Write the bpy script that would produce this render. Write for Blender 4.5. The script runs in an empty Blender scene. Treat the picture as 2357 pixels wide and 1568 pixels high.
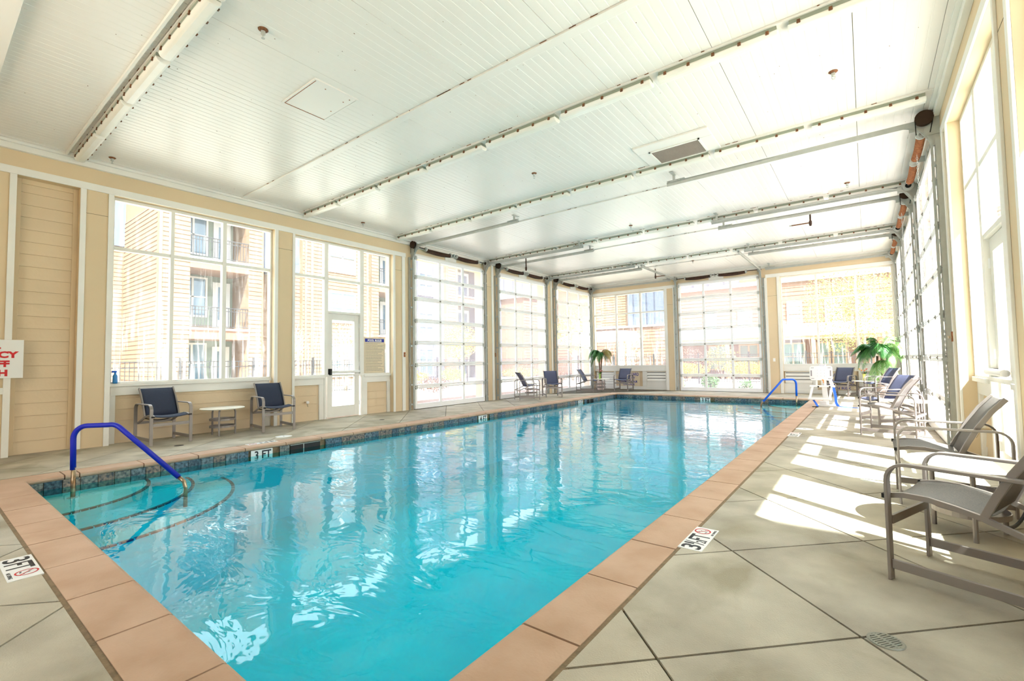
import bpy, bmesh, math, random
from mathutils import Vector, Matrix
random.seed(7)
PI = math.pi
R = math.radians
sc = bpy.context.scene
COL = sc.collection

# ------------------------------------------------------------------ camera, sky, sun, exposure
XL, XR, YF, ZC = -9.366, .863, 17.909, 4.389      # inner wall faces and ceiling height
YN = -2.2                                         # near wall, behind the camera
cam = bpy.data.cameras.new('camera')
co = bpy.data.objects.new('camera', cam); COL.objects.link(co)
cam.sensor_width = 36.0
cam.lens = 36.0*1067.99357/2357.0
cam.clip_start = .05; cam.clip_end = 400
_r, _p, _l = R(37.332336), R(2.5996406), R(-.89400221)
_f = Vector((-math.sin(_r)*math.cos(_p), math.cos(_r)*math.cos(_p), math.sin(_p)))
_x = Vector((math.cos(_r), math.sin(_r), 0)); _u = _x.cross(_f)
_x, _u = math.cos(_l)*_x+math.sin(_l)*_u, -math.sin(_l)*_x+math.cos(_l)*_u
m = Matrix((_x, _u, -_f)).transposed().to_4x4(); m.translation = (0, 0, 1.2)
co.matrix_world = m
sc.camera = co

SKY_STRENGTH, SUN_STRENGTH, EXPOSURE = 1.0, 5.4, 2.82
w = bpy.data.worlds.new('sky'); sc.world = w; w.use_nodes = True
bg = w.node_tree.nodes['Background']
bg.inputs[0].default_value = (.84, .94, 1.06, 1); bg.inputs[1].default_value = SKY_STRENGTH
sun = bpy.data.lights.new('sun', 'SUN'); sun.energy = SUN_STRENGTH; sun.angle = R(.6); sun.color = (1, .985, .95)
so = bpy.data.objects.new('sun', sun); COL.objects.link(so)
so.rotation_euler = Vector((-1, .663, -1.594)).to_track_quat('-Z', 'Y').to_euler()
so.location = (20, -10, 30)

def portal(name, loc, rot, sx, sy):
    l = bpy.data.lights.new(name, 'AREA'); l.shape = 'RECTANGLE'; l.size = sx; l.size_y = sy; l.cycles.is_portal = True
    o = bpy.data.objects.new(name, l); COL.objects.link(o); o.location = loc; o.rotation_euler = rot
for k, (a, b) in enumerate(((1.9, 7.45), (8.0, 10.85), (11.5, 14.3), (14.95, 17.75))):
    portal('portal_left_%d' % k, (XL-.32, (a+b)/2, 2.05), (0, -PI/2, 0), 4.1, b-a)
    portal('portal_right_%d' % k, (XR+.32, (a+b)/2, 2.05), (0, PI/2, 0), 4.1, b-a)
portal('portal_far', ((XL+XR)/2, YF+.32, 2.4), (-PI/2, 0, 0), XR-XL, 3.5)
portal('portal_near', (-4.9, YN-.32, 2.35), (PI/2, 0, 0), 2.7, 3.0)

sc.view_settings.view_transform = 'Standard'; sc.view_settings.look = 'None'
sc.view_settings.exposure = EXPOSURE; sc.view_settings.gamma = 1; sc.view_settings.use_curve_mapping = False
cy = sc.cycles
cy.use_denoising = True
cy.max_bounces = 10; cy.diffuse_bounces = 5; cy.glossy_bounces = 4; cy.transmission_bounces = 6; cy.transparent_max_bounces = 16
cy.caustics_reflective = False; cy.caustics_refractive = False
cy.sample_clamp_indirect = 6; cy.use_adaptive_sampling = True; cy.adaptive_threshold = .03

# ------------------------------------------------------------------ materials
def lin(c):
    return tuple((v/255/12.92 if v/255 <= .04045 else ((v/255+.055)/1.055)**2.4) for v in c)
MATS = {}
def mat(name, rgb, rough=.6, metal=0, var=.0, scale=4.0, bump=0, bscale=60, spec=.5, emit=None, rgb2=None, stretch=None, stain=None):
    if name in MATS: return MATS[name]
    mt = bpy.data.materials.new(name); mt.use_nodes = True; MATS[name] = mt
    nt = mt.node_tree; b = nt.nodes['Principled BSDF']
    b.inputs['Base Color'].default_value = (*lin(rgb), 1); b.inputs['Roughness'].default_value = rough
    b.inputs['Metallic'].default_value = metal; b.inputs['Specular IOR Level'].default_value = spec
    if emit: b.inputs['Emission Color'].default_value = (*lin(rgb), 1); b.inputs['Emission Strength'].default_value = emit
    def coords():
        g = nt.nodes.new('ShaderNodeNewGeometry'); mp = nt.nodes.new('ShaderNodeMapping')
        nt.links.new(g.outputs['Position'], mp.inputs['Vector'])
        if stretch: mp.inputs['Scale'].default_value = stretch
        return mp.outputs['Vector']
    if var or rgb2:
        n = nt.nodes.new('ShaderNodeTexNoise'); n.inputs['Scale'].default_value = scale; n.inputs['Detail'].default_value = 6
        nt.links.new(coords(), n.inputs['Vector'])
        cr = nt.nodes.new('ShaderNodeValToRGB'); nt.links.new(n.outputs['Fac'], cr.inputs['Fac'])
        a = lin(rgb); c2 = lin(rgb2) if rgb2 else tuple(v*(1-var) for v in a)
        cr.color_ramp.elements[0].position = .35; cr.color_ramp.elements[1].position = .65
        cr.color_ramp.elements[0].color = (*c2, 1); cr.color_ramp.elements[1].color = (*a, 1)
        last = cr.outputs['Color']
        if stain:
            n3 = nt.nodes.new('ShaderNodeTexNoise'); n3.inputs['Scale'].default_value = stain[1]; n3.inputs['Detail'].default_value = 8; n3.inputs['Distortion'].default_value = .8
            nt.links.new(coords(), n3.inputs['Vector'])
            c3 = nt.nodes.new('ShaderNodeMapRange'); c3.inputs['From Min'].default_value = stain[2]; c3.inputs['From Max'].default_value = stain[2]+.12
            c3.inputs['To Max'].default_value = stain[3]
            nt.links.new(n3.outputs['Fac'], c3.inputs['Value'])
            mxx = nt.nodes.new('ShaderNodeMix'); mxx.data_type = 'RGBA'; mxx.inputs[7].default_value = (*lin(stain[0]), 1)
            nt.links.new(c3.outputs[0], mxx.inputs[0]); nt.links.new(last, mxx.inputs[6]); last = mxx.outputs[2]
        nt.links.new(last, b.inputs['Base Color'])
    if bump:
        n2 = nt.nodes.new('ShaderNodeTexNoise'); n2.inputs['Scale'].default_value = bscale; n2.inputs['Detail'].default_value = 4
        nt.links.new(coords(), n2.inputs['Vector'])
        bp = nt.nodes.new('ShaderNodeBump'); bp.inputs['Strength'].default_value = bump; bp.inputs['Distance'].default_value = .01
        nt.links.new(n2.outputs['Fac'], bp.inputs['Height']); nt.links.new(bp.outputs['Normal'], b.inputs['Normal'])
    return mt

def schlick(nt, f0, normal=None, scale=1.0):
    lw = nt.nodes.new('ShaderNodeLayerWeight'); lw.inputs['Blend'].default_value = .5
    if normal is not None: nt.links.new(normal, lw.inputs['Normal'])
    p = nt.nodes.new('ShaderNodeMath'); p.operation = 'POWER'; p.inputs[1].default_value = 5
    nt.links.new(lw.outputs['Facing'], p.inputs[0])
    a = nt.nodes.new('ShaderNodeMath'); a.operation = 'MULTIPLY_ADD'; a.inputs[1].default_value = (1-f0)*scale; a.inputs[2].default_value = f0
    nt.links.new(p.outputs[0], a.inputs[0]); return a.outputs[0]

def glass_mat(name, tint, haze=0.0, hazecol=(1, 1, 1), gloss_rough=.0, streak=False):
    mt = bpy.data.materials.new(name); mt.use_nodes = True; nt = mt.node_tree; nt.nodes.clear()
    out = nt.nodes.new('ShaderNodeOutputMaterial')
    tr = nt.nodes.new('ShaderNodeBsdfTransparent'); tr.inputs[0].default_value = (*tint, 1)
    gl = nt.nodes.new('ShaderNodeBsdfGlossy'); gl.inputs['Roughness'].default_value = gloss_rough
    mx = nt.nodes.new('ShaderNodeMixShader')
    nt.links.new(schlick(nt, .035, None, .8), mx.inputs[0]); nt.links.new(gl.outputs[0], mx.inputs[2])
    if haze:
        tl = nt.nodes.new('ShaderNodeBsdfTranslucent'); tl.inputs[0].default_value = (*hazecol, 1)
        m2 = nt.nodes.new('ShaderNodeMixShader')
        nt.links.new(tr.outputs[0], m2.inputs[1]); nt.links.new(tl.outputs[0], m2.inputs[2])
        m2.inputs[0].default_value = haze
        if streak:                                   # mineral runs, strongest towards the sill
            g = nt.nodes.new('ShaderNodeNewGeometry'); mp = nt.nodes.new('ShaderNodeMapping')
            mp.inputs['Scale'].default_value = (9, 9, .7)
            nt.links.new(g.outputs['Position'], mp.inputs['Vector'])
            n = nt.nodes.new('ShaderNodeTexNoise'); n.inputs['Scale'].default_value = 2.2; n.inputs['Detail'].default_value = 5
            nt.links.new(mp.outputs['Vector'], n.inputs['Vector'])
            sp = nt.nodes.new('ShaderNodeSeparateXYZ'); nt.links.new(g.outputs['Position'], sp.inputs[0])
            mr = nt.nodes.new('ShaderNodeMapRange'); mr.inputs['From Min'].default_value = 2.3; mr.inputs['From Max'].default_value = .9
            mr.inputs['To Min'].default_value = .15; mr.inputs['To Max'].default_value = .85
            nt.links.new(sp.outputs['Z'], mr.inputs['Value'])
            cr = nt.nodes.new('ShaderNodeMapRange'); cr.inputs['From Min'].default_value = .52; cr.inputs['From Max'].default_value = .72
            cr.inputs['To Min'].default_value = 0; cr.inputs['To Max'].default_value = .55
            nt.links.new(n.outputs['Fac'], cr.inputs['Value'])
            mu = nt.nodes.new('ShaderNodeMath'); mu.operation = 'MULTIPLY_ADD'; mu.inputs[2].default_value = haze
            nt.links.new(mr.outputs[0], mu.inputs[0]); nt.links.new(cr.outputs[0], mu.inputs[1])
            nt.links.new(mu.outputs[0], m2.inputs[0])
        nt.links.new(m2.outputs[0], mx.inputs[1])
    else:
        nt.links.new(tr.outputs[0], mx.inputs[1])
    nt.links.new(mx.outputs[0], out.inputs[0]); MATS[name] = mt
    return mt

WHITE = mat('white_trim', (236, 234, 226), .45, var=.05, scale=2)
BEIGE = mat('beige_wall', (222, 200, 164), .7, var=.05, scale=1.2)
SIDE = mat('beige_siding', (222, 200, 166), .6, var=.06, scale=1.5, bump=.12, bscale=25)
CEIL = mat('ceiling_vinyl', (234, 229, 222), .30, var=.03, scale=.6, spec=.35)
CEILJ = mat('ceiling_joint', (150, 145, 130), .8)
GROOVE = mat('joint_dark', (96, 88, 72), .9)
GALV = mat('galvanised_steel', (190, 192, 186), .45, .3, var=.12, scale=9)
ALU = mat('garage_aluminium', (246, 246, 246), .4, .0, spec=.6)
STEELDARK = mat('hinge_steel', (150, 146, 138), .5, .2)
RUST_SHADED = mat('shaded_rusty_spring', (84, 58, 44), .8, .1, var=.5, scale=30, rgb2=(58, 40, 32))  # rust with backlit shade put into the colour, for left and far springs
RUSTO = mat('orange_rusty_spring', (176, 116, 76), .8, .1, rgb2=(138, 84, 54), scale=30)
RUSTC = mat('rusty_clip', (150, 96, 60), .7, .3, rgb2=(90, 62, 44), scale=80)
BLACK = mat('black_metal', (30, 28, 26), .5, .3)
CONC = mat('concrete_deck', (196, 186, 160), .75, rgb2=(166, 156, 130), scale=1.1, bump=.25, bscale=180, spec=.35)
COPE = mat('coping_stone', (198, 166, 140), .65, rgb2=(184, 150, 122), scale=3.2, bump=.2, bscale=70, stain=((150, 110, 72), 3.0, .66, .5))
SEAL = mat('deck_joint', (140, 118, 88), .8, var=.3, scale=20, bump=.4, bscale=90)
PLASTER = mat('pool_plaster', (60, 224, 240), .6, rgb2=(40, 212, 234), scale=1.3)
STEPM = mat('pool_step_plaster', (190, 232, 236), .6)
NAVY = mat('navy_tile', (14, 30, 44), .4)
SLATES = [mat('slate_tile_%d' % i, c, .45, rgb2=d, scale=30, bump=.3, bscale=40) for i, (c, d) in enumerate((
    ((124, 144, 150), (34, 52, 64)), ((98, 130, 146), (28, 46, 60)), ((140, 146, 138), (50, 66, 74)), ((156, 138, 122), (52, 62, 68)), ((82, 110, 124), (24, 40, 54))))]
FRAMEM = mat('chair_frame', (146, 138, 132), .4, .35, spec=.5)
SLING = mat('navy_sling', (46, 56, 78), .75, rgb2=(36, 44, 64), scale=180, bump=.3, bscale=400)
SLINGG = mat('grey_sling', (128, 122, 116), .75, rgb2=(112, 108, 106), scale=160, bump=.3, bscale=400)
SLINGB = mat('blue_sling', (92, 98, 124), .75, rgb2=(78, 84, 110), scale=180, bump=.3, bscale=400)
TOPM = mat('white_tabletop', (240, 236, 222), .35)
BLUEP = mat('blue_foam_grip', (16, 30, 170), .5)
BLUEP2 = mat('light_blue_grip', (10, 96, 220), .5)
CHROME = mat('weathered_steel', (190, 170, 140), .3, .9, rgb2=(120, 92, 62), scale=14)
SIGNW = mat('sign_white', (232, 232, 228), .4)
SIGNC = mat('sign_cream', (226, 210, 180), .5)
RED = mat('red_letter', (206, 22, 30), .5)
INK = mat('black_letter', (30, 30, 34), .5)
BLUEI = mat('blue_letter', (22, 44, 160), .5)
GREYI = mat('grey_print', (150, 140, 126), .6)
PLASTW = mat('white_plastic', (240, 238, 234), .35)
STRAP = mat('blue_strap', (36, 104, 214), .7)
GREEN = mat('palm_green', (70, 130, 56), .5, rgb2=(40, 104, 44), scale=6)
PALMY = mat('palm_yellow', (176, 150, 84), .6, rgb2=(130, 124, 60), scale=8)
TRUNKP = mat('palm_trunk', (150, 118, 96), .9, rgb2=(110, 84, 66), scale=20)
POTM = mat('pale_pot', (214, 196, 188), .5)
SOIL = mat('potting_soil', (70, 54, 40), .9)
GLASS = glass_mat('window_glass', (.93, .96, .95), .03, (1, .97, .93), streak=True)
GGLASS = glass_mat('garage_glass', (.90, .90, .92), .12, (1, .94, .96))
DGLASS = mat('dark_window_glass', (70, 100, 120), .06, .0, spec=.8)
# exterior
ORANGE = mat('orange_siding', (116, 84, 66), .8, var=.08, scale=.8)
PEACH = mat('peach_siding', (112, 86, 64), .8, var=.06, scale=.8)
BLUEG = mat('bluegrey_panel', (76, 83, 100), .8, var=.05, scale=.5)
EXTW = mat('exterior_white', (190, 188, 184), .7)
DARKR = mat('railing_black', (34, 34, 38), .5)
BALC = mat('balcony_green_soffit', (100, 112, 100), .8)
STUCCO = mat('brown_stucco', (100, 66, 50), .85)
TANF = mat('tan_frame', (150, 122, 92), .6)
GRASSM = mat('dry_lawn', (206, 200, 188), .95, rgb2=(186, 178, 160), scale=1.5)
YEL = mat('yellow_leaf', (170, 146, 30), .7)
YELG = mat('yellow_green_leaf', (132, 132, 58), .7)
GRN = mat('green_leaf', (50, 92, 36), .7)
BRN = mat('brown_shrub', (84, 62, 48), .9)
BARK = mat('bark', (150, 128, 110), .9)
ROOFW = mat('white_metal_roof', (236, 236, 238), .5)

def water_mat():
    mt = bpy.data.materials.new('pool_water'); mt.use_nodes = True; nt = mt.node_tree; nt.nodes.clear()
    out = nt.nodes.new('ShaderNodeOutputMaterial')
    tr = nt.nodes.new('ShaderNodeBsdfTransparent'); tr.inputs[0].default_value = (.04, .86, .90, 1)
    gl = nt.nodes.new('ShaderNodeBsdfGlossy'); gl.inputs['Roughness'].default_value = .02
    g = nt.nodes.new('ShaderNodeNewGeometry')
    n = nt.nodes.new('ShaderNodeTexNoise'); n.inputs['Scale'].default_value = 1.6; n.inputs['Detail'].default_value = 3.5; n.inputs['Roughness'].default_value = .55
    n.inputs['Distortion'].default_value = .6
    mp = nt.nodes.new('ShaderNodeMapping'); mp.inputs['Rotation'].default_value = (0, 0, .6); mp.inputs['Scale'].default_value = (1.0, 1.7, 1)
    nt.links.new(g.outputs['Position'], mp.inputs['Vector']); nt.links.new(mp.outputs[0], n.inputs['Vector'])
    # calmer and rougher patches
    n2 = nt.nodes.new('ShaderNodeTexNoise'); n2.inputs['Scale'].default_value = .45; n2.inputs['Detail'].default_value = 1
    nt.links.new(g.outputs['Position'], n2.inputs['Vector'])
    mr = nt.nodes.new('ShaderNodeMapRange'); mr.inputs['From Min'].default_value = .35; mr.inputs['From Max'].default_value = .65
    mr.inputs['To Min'].default_value = .05; mr.inputs['To Max'].default_value = .24
    nt.links.new(n2.outputs['Fac'], mr.inputs['Value'])
    bp = nt.nodes.new('ShaderNodeBump'); bp.inputs['Distance'].default_value = .055
    nt.links.new(mr.outputs[0], bp.inputs['Strength'])
    nt.links.new(n.outputs['Fac'], bp.inputs['Height'])
    nt.links.new(bp.outputs['Normal'], gl.inputs['Normal'])
    mx = nt.nodes.new('ShaderNodeMixShader')
    nt.links.new(schlick(nt, .05, bp.outputs['Normal']), mx.inputs[0]); nt.links.new(tr.outputs[0], mx.inputs[1]); nt.links.new(gl.outputs[0], mx.inputs[2])
    nt.links.new(mx.outputs[0], out.inputs[0])
    return mt
WATER = water_mat()

# ------------------------------------------------------------------ mesh helpers
class MB:
    def __init__(s): s.v = []; s.f = []
    def add(s, vs, fs):
        k = len(s.v); s.v += [tuple(v) for v in vs]; s.f += [tuple(i+k for i in f) for f in fs]; return s
    def box(s, x0, x1, y0, y1, z0, z1):
        if x0 > x1: x0, x1 = x1, x0
        if y0 > y1: y0, y1 = y1, y0
        if z0 > z1: z0, z1 = z1, z0
        return s.add([(x0,y0,z0),(x1,y0,z0),(x1,y1,z0),(x0,y1,z0),(x0,y0,z1),(x1,y0,z1),(x1,y1,z1),(x0,y1,z1)],
                     [(0,3,2,1),(4,5,6,7),(0,1,5,4),(1,2,6,5),(2,3,7,6),(3,0,4,7)])
    def prism(s, poly, axis, a0, a1):
        """extrude a closed 2-D polygon along an axis (0,1,2); poly coordinates are the other two axes in order"""
        n = len(poly)
        def P(p, a):
            q = [0, 0, 0]; o = [i for i in range(3) if i != axis]; q[axis] = a; q[o[0]] = p[0]; q[o[1]] = p[1]; return q
        vs = [P(p, a0) for p in poly]+[P(p, a1) for p in poly]
        fs = [tuple(range(n)), tuple(range(2*n-1, n-1, -1))]+[(i, (i+1) % n, n+(i+1) % n, n+i) for i in range(n)]
        return s.add(vs, fs)
    def tube(s, pts, r, n=8, cap=True, rs=None):
        pts = [Vector(p) for p in pts]; k0 = len(s.v); prev = None
        for i, p in enumerate(pts):
            t = (pts[min(i+1, len(pts)-1)]-pts[max(i-1, 0)]).normalized()
            if prev is None:
                a = Vector((0, 0, 1)) if abs(t.z) < .9 else Vector((1, 0, 0)); u = t.cross(a).normalized()
            else:
                u = (prev-t*prev.dot(t)).normalized()
            prev = u; v = t.cross(u); rr = rs[i] if rs else r
            for j in range(n):
                a = 2*PI*j/n; s.v.append(tuple(p+rr*(math.cos(a)*u+math.sin(a)*v)))
        for i in range(len(pts)-1):
            for j in range(n):
                s.f.append((k0+i*n+j, k0+i*n+(j+1) % n, k0+(i+1)*n+(j+1) % n, k0+(i+1)*n+j))
        if cap:
            s.f.append(tuple(k0+j for j in range(n-1, -1, -1))); s.f.append(tuple(k0+(len(pts)-1)*n+j for j in range(n)))
        return s
    def cyl(s, p0, p1, r, n=12): return s.tube([p0, p1], r, n)
    def ribbon(s, pts, width_dir, w, t, up=None):
        """flat bar: rectangle w (along width_dir) by t swept along pts"""
        pts = [Vector(p) for p in pts]; wd = Vector(width_dir).normalized(); k0 = len(s.v)
        for i, p in enumerate(pts):
            tg = (pts[min(i+1, len(pts)-1)]-pts[max(i-1, 0)]).normalized(); nn = tg.cross(wd).normalized()
            for a, b in ((-1, -1), (1, -1), (1, 1), (-1, 1)): s.v.append(tuple(p+wd*a*w/2+nn*b*t/2))
        for i in range(len(pts)-1):
            for j in range(4): s.f.append((k0+i*4+j, k0+i*4+(j+1) % 4, k0+(i+1)*4+(j+1) % 4, k0+(i+1)*4+j))
        s.f.append((k0+3, k0+2, k0+1, k0)); e = k0+(len(pts)-1)*4; s.f.append((e, e+1, e+2, e+3))
        return s
    def lathe(s, prof, n=24, c=(0, 0, 0), axis='z'):
        k0 = len(s.v)
        for r, z in prof:
            for j in range(n):
                a = 2*PI*j/n; x, y = r*math.cos(a), r*math.sin(a)
                p = (x, y, z) if axis == 'z' else ((z, x, y) if axis == 'x' else (x, z, y))
                s.v.append((p[0]+c[0], p[1]+c[1], p[2]+c[2]))
        for i in range(len(prof)-1):
            for j in range(n): s.f.append((k0+i*n+j, k0+i*n+(j+1) % n, k0+(i+1)*n+(j+1) % n, k0+(i+1)*n+j))
        s.f.append(tuple(k0+j for j in range(n-1, -1, -1))); s.f.append(tuple(k0+(len(prof)-1)*n+j for j in range(n)))
        return s
    def mesh(s, name, m, smooth=False):
        me = bpy.data.meshes.new(name); me.from_pydata(s.v, [], s.f); me.materials.append(m)
        bm = bmesh.new(); bm.from_mesh(me); bmesh.ops.recalc_face_normals(bm, faces=bm.faces); bm.to_mesh(me); bm.free()
        if smooth:
            for p in me.polygons: p.use_smooth = True
        me.update(); return me
    def build(s, name, m, parent=None, smooth=False, loc=None, bevel=0):
        o = bpy.data.objects.new(name, s.mesh(name, m, smooth)); COL.objects.link(o)
        if parent: o.parent = parent
        if loc: o.location = loc
        if bevel:
            b = o.modifiers.new('bevel', 'BEVEL'); b.width = bevel; b.segments = 2; b.limit_method = 'ANGLE'
        return o
def link(name, me, parent=None, loc=(0, 0, 0), rot=(0, 0, 0), scale=None):
    o = bpy.data.objects.new(name, me); COL.objects.link(o); o.parent = parent; o.location = loc; o.rotation_euler = rot
    if scale: o.scale = scale
    return o
def tag(o, label=None, cat=None, group=None, kind=None):
    if label: o['label'] = label
    if cat: o['category'] = cat
    if group: o['group'] = group
    if kind: o['kind'] = kind
    return o
def empty(name, loc=(0, 0, 0), rz=0):
    o = bpy.data.objects.new(name, None); COL.objects.link(o); o.location = loc; o.rotation_euler = (0, 0, rz)
    o.empty_display_size = .1; return o
KIDS = {}
def copy_tree(o, parent=None):
    c = o.copy(); COL.objects.link(c)
    if parent is not None: c.parent = parent
    for ch in list(o.children): copy_tree(ch, c)
    return c
def arc(c, r, a0, a1, n, plane='xz'):
    out = []
    for i in range(n+1):
        a = a0+(a1-a0)*i/n
        if plane == 'xz': out.append((c[0]+r*math.cos(a), c[1], c[2]+r*math.sin(a)))
        elif plane == 'yz': out.append((c[0], c[1]+r*math.cos(a), c[2]+r*math.sin(a)))
        else: out.append((c[0]+r*math.cos(a), c[1]+r*math.sin(a), c[2]))
    return out
_dg = None
def text_obj(name, s, size, m, parent, matrix, bold=.0, sx=1.0, depth=.001, align='LEFT', kind=None):
    """lettering as real raised mesh; matrix places the text plane"""
    cu = bpy.data.curves.new(name, 'FONT'); cu.body = s; cu.size = size; cu.offset = bold; cu.extrude = depth; cu.align_x = align
    cu.resolution_u = 3
    t = bpy.data.objects.new(name, cu); COL.objects.link(t)
    bpy.context.view_layer.update()
    me = bpy.data.meshes.new_from_object(t.evaluated_get(bpy.context.evaluated_depsgraph_get()))
    bpy.data.objects.remove(t); me.materials.clear(); me.materials.append(m)
    me.transform(matrix @ Matrix.Diagonal((sx, 1, 1, 1)))
    o = bpy.data.objects.new(name, me); COL.objects.link(o); o.parent = parent
    return o
# placement against a wall: a = along the wall, d = distance into the room, z = height
def sb(mb, side, a0, a1, d0, d1, z0, z1):
    if side == 'L': return mb.box(XL+d0, XL+d1, a0, a1, z0, z1)
    if side == 'R': return mb.box(XR-d0, XR-d1, a0, a1, z0, z1)
    return mb.box(a0, a1, YF-d0, YF-d1, z0, z1)
WALLOUT = -.30

# ------------------------------------------------------------------ structure: walls
walls = {}
def wall_mesh(side, solids, name):
    mb = MB()
    for a0, a1, z0, z1, d0, d1 in solids: sb(mb, side, a0, a1, d0, d1, z0, z1)
    o = mb.build(name, BEIGE); tag(o, kind='structure'); walls[side] = o; return o
GD = [(8.04, 10.80), (11.54, 14.28), (15.0, 17.72)]     # overhead doors in each long wall
RC = -.15                                               # recess of the glazed bays
def long_wall(side, name):
    s = [(YN-.3, .896, -.1, ZC, WALLOUT, 0), (.896, 1.557, -.1, 3.93, WALLOUT, -.16), (1.557, 1.953, -.1, ZC, WALLOUT, 0),
         (4.464, 4.879, -.1, ZC, WALLOUT, 0), (7.39, 8.06, -.1, ZC, WALLOUT, 0), (10.78, 11.56, -.1, ZC, WALLOUT, 0),
         (14.26, 15.02, -.1, ZC, WALLOUT, 0), (17.70, YF+.3, -.1, ZC, WALLOUT, 0)]
    s += [(.896, 1.557, 3.93, ZC, WALLOUT, 0), (1.953, 4.464, 3.93, ZC, WALLOUT, 0), (4.879, 7.39, 3.93, ZC, WALLOUT, 0)]
    for a, b in GD: s.append((a, b, 4.0, ZC, WALLOUT, 0))
    s += [(1.953, 4.464, -.1, .86, WALLOUT, -.17), (4.879, 5.61, -.1, .86, WALLOUT, -.17), (6.60, 7.39, -.1, .86, WALLOUT, -.17)]
    return wall_mesh(side, s, name)
long_wall('L', 'wall_left'); long_wall('R', 'wall_right')
wall_mesh('F', [(XL-.3, -9.27, -.1, ZC, WALLOUT, 0), (-6.18, -5.62, -.1, ZC, WALLOUT, 0), (-2.86, -2.235, -.1, ZC, WALLOUT, 0),
                (.72, XR+.3, -.1, ZC, WALLOUT, 0), (-9.27, -6.18, 3.93, ZC, WALLOUT, 0), (-2.235, .72, 3.93, ZC, WALLOUT, 0),
                (-5.62, -2.86, 4.0, ZC, WALLOUT, 0), (-9.27, -6.18, -.1, .93, WALLOUT, -.12), (-2.235, .72, -.1, .93, WALLOUT, -.12)], 'wall_far')
mb = MB()
mb.box(XL-.3, XR+.3, YN-.3, YN, -.1, .9); mb.box(XL-.3, XR+.3, YN-.3, YN, 3.8, ZC)
for a, b in ((XL-.3, -6.2), (-3.6, XR+.3)): mb.box(a, b, YN-.3, YN, .9, 3.8)
tag(mb.build('wall_near', BEIGE), kind='structure')

# roof with the eaves that cut the sun
mb = MB(); ov = 1.34
mb.box(XL-ov, XR+ov, YN-ov, YF+ov, 4.64, 4.86)
tag(mb.build('roof', EXTW), kind='structure')
mb = MB(); mb.box(XL-.3, XR+.3, YN-.3, YF+.3, ZC+.02, 4.63); CE = mb.build('ceiling', CEILJ); tag(CE, kind='structure')

# trim boards: one object each run
TN = [0]
def trim(side, boxes, m=WHITE, name=None):
    mb = MB()
    for b in boxes: sb(mb, side, *b)
    TN[0] += 1
    o = mb.build(name or 'trim_%d' % TN[0], m, bevel=.004); tag(o, kind='structure'); return o
for side in 'LR':
    trim(side, [(YN, YF, 0, .06, 4.264, 4.345), (YN, YF, 0, .10, 4.345, ZC)])                     # crown
    trim(side, [(YN, 7.79, 0, .022, 3.93, 4.037)])                                               # head board
    trim(side, [(-2.1, .742, 0, .012, 4.037-.01, 4.037)], BEIGE)
    for a0, a1 in ((.825, .896), (1.557, 1.625), (1.884, 1.953), (4.464, 4.53), (4.825, 4.879), (7.39, 7.452), (7.669, 7.767)):
        trim(side, [(a0, a1, 0, .022, 0, 3.93)])
    for a0, a1 in ((10.93, 11.0), (11.23, 11.33), (14.41, 14.48), (14.70, 14.79)):
        trim(side, [(a0, a1, 0, .022, 0, 4.26)])
    for a, b in GD:                                                                              # header trim over each door
        trim(side, [(a, b, 0, .02, 4.0, 4.09), (a, b, 0, .02, 4.235, 4.264), (a+1.16, a+1.6, 0, .03, 4.09, 4.26)])
    trim(side, [(.3, .34, 0, .022, 0, 3.93), (.34, .825, 0, .022, .86, .95)])
trim('F', [(XL, XR, 0, .06, 4.264, 4.345), (XL, XR, 0, .10, 4.345, ZC)])
trim('F', [(XL, -5.66, 0, .022, 3.93, 4.05)]); trim('F', [(-2.66, XR, 0, .022, 3.93, 4.05)])
for a0, a1 in ((-6.18, -6.07), (-5.84, -5.70), (-2.70, -2.62), (-2.33, -2.235), (-9.33, -9.27), (.72, .78)):
    trim('F', [(a0, a1, 0, .022, 0, 3.93)])
trim('F', [(-5.62, -2.86, 0, .02, 4.0, 4.09), (-4.5, -4.0, 0, .03, 4.09, 4.26)])
mb = MB()
for side in 'LR':
    for a0, a1 in ((1.625, 1.884), (4.53, 4.825), (7.452, 7.669), (11.0, 11.23), (14.48, 14.70)): sb(mb, side, a0, a1, -.001, .0015, 3.566, 3.571)
for a0, a1 in ((-6.07, -5.84), (-2.62, -2.33)): sb(mb, 'F', a0, a1, -.001, .0015, 3.30, 3.305)
tag(mb.build('trim_panel_joint', GROOVE), kind='structure')

# siding boards, each one a part of its wall
BM = {}
def siding(side, a0, a1, z0, z1, d, m=SIDE, expo=.178, name='siding_board'):
    z = z0; L = a1-a0
    while z < z1-.02:
        h = min(expo, z1-z)
        key = (side, round(L, 3), round(h, 3), m.name)
        if key not in BM:
            mb = MB(); poly = [(0, 0), (.018, .002), (.018, .006), (.007, h), (0, h)]
            sg = 1 if side == 'L' else -1
            if side in 'LR': mb.prism([(p[0]*sg, p[1]) for p in poly], 1, 0, L)
            else: mb.prism([(-p[0], p[1]) for p in poly], 0, 0, L)
            BM[key] = mb.mesh('siding_board', m)
        loc = (XL+d, a0, z) if side == 'L' else ((XR-d, a0, z) if side == 'R' else (a0, YF-d, z))
        link(name, BM[key], walls[side], loc); z += expo
for side in 'LR':
    siding(side, .955, 1.50, .0, 3.86, -.16)
    siding(side, 2.05, 4.33, .0, .76, -.17); siding(side, 4.93, 5.50, .0, .76, -.17); siding(side, 6.72, 7.30, .0, .76, -.17)
    trim(side, [(.896, .955, -.16, -.13, 0, 3.93), (1.50, 1.557, -.16, -.13, 0, 3.93), (.955, 1.50, -.16, -.13, 3.86, 3.93)], BEIGE)
siding('F', -8.32, -7.17, .13, .73, -.12); siding('F', -1.30, -.22, .13, .73, -.12)
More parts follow.
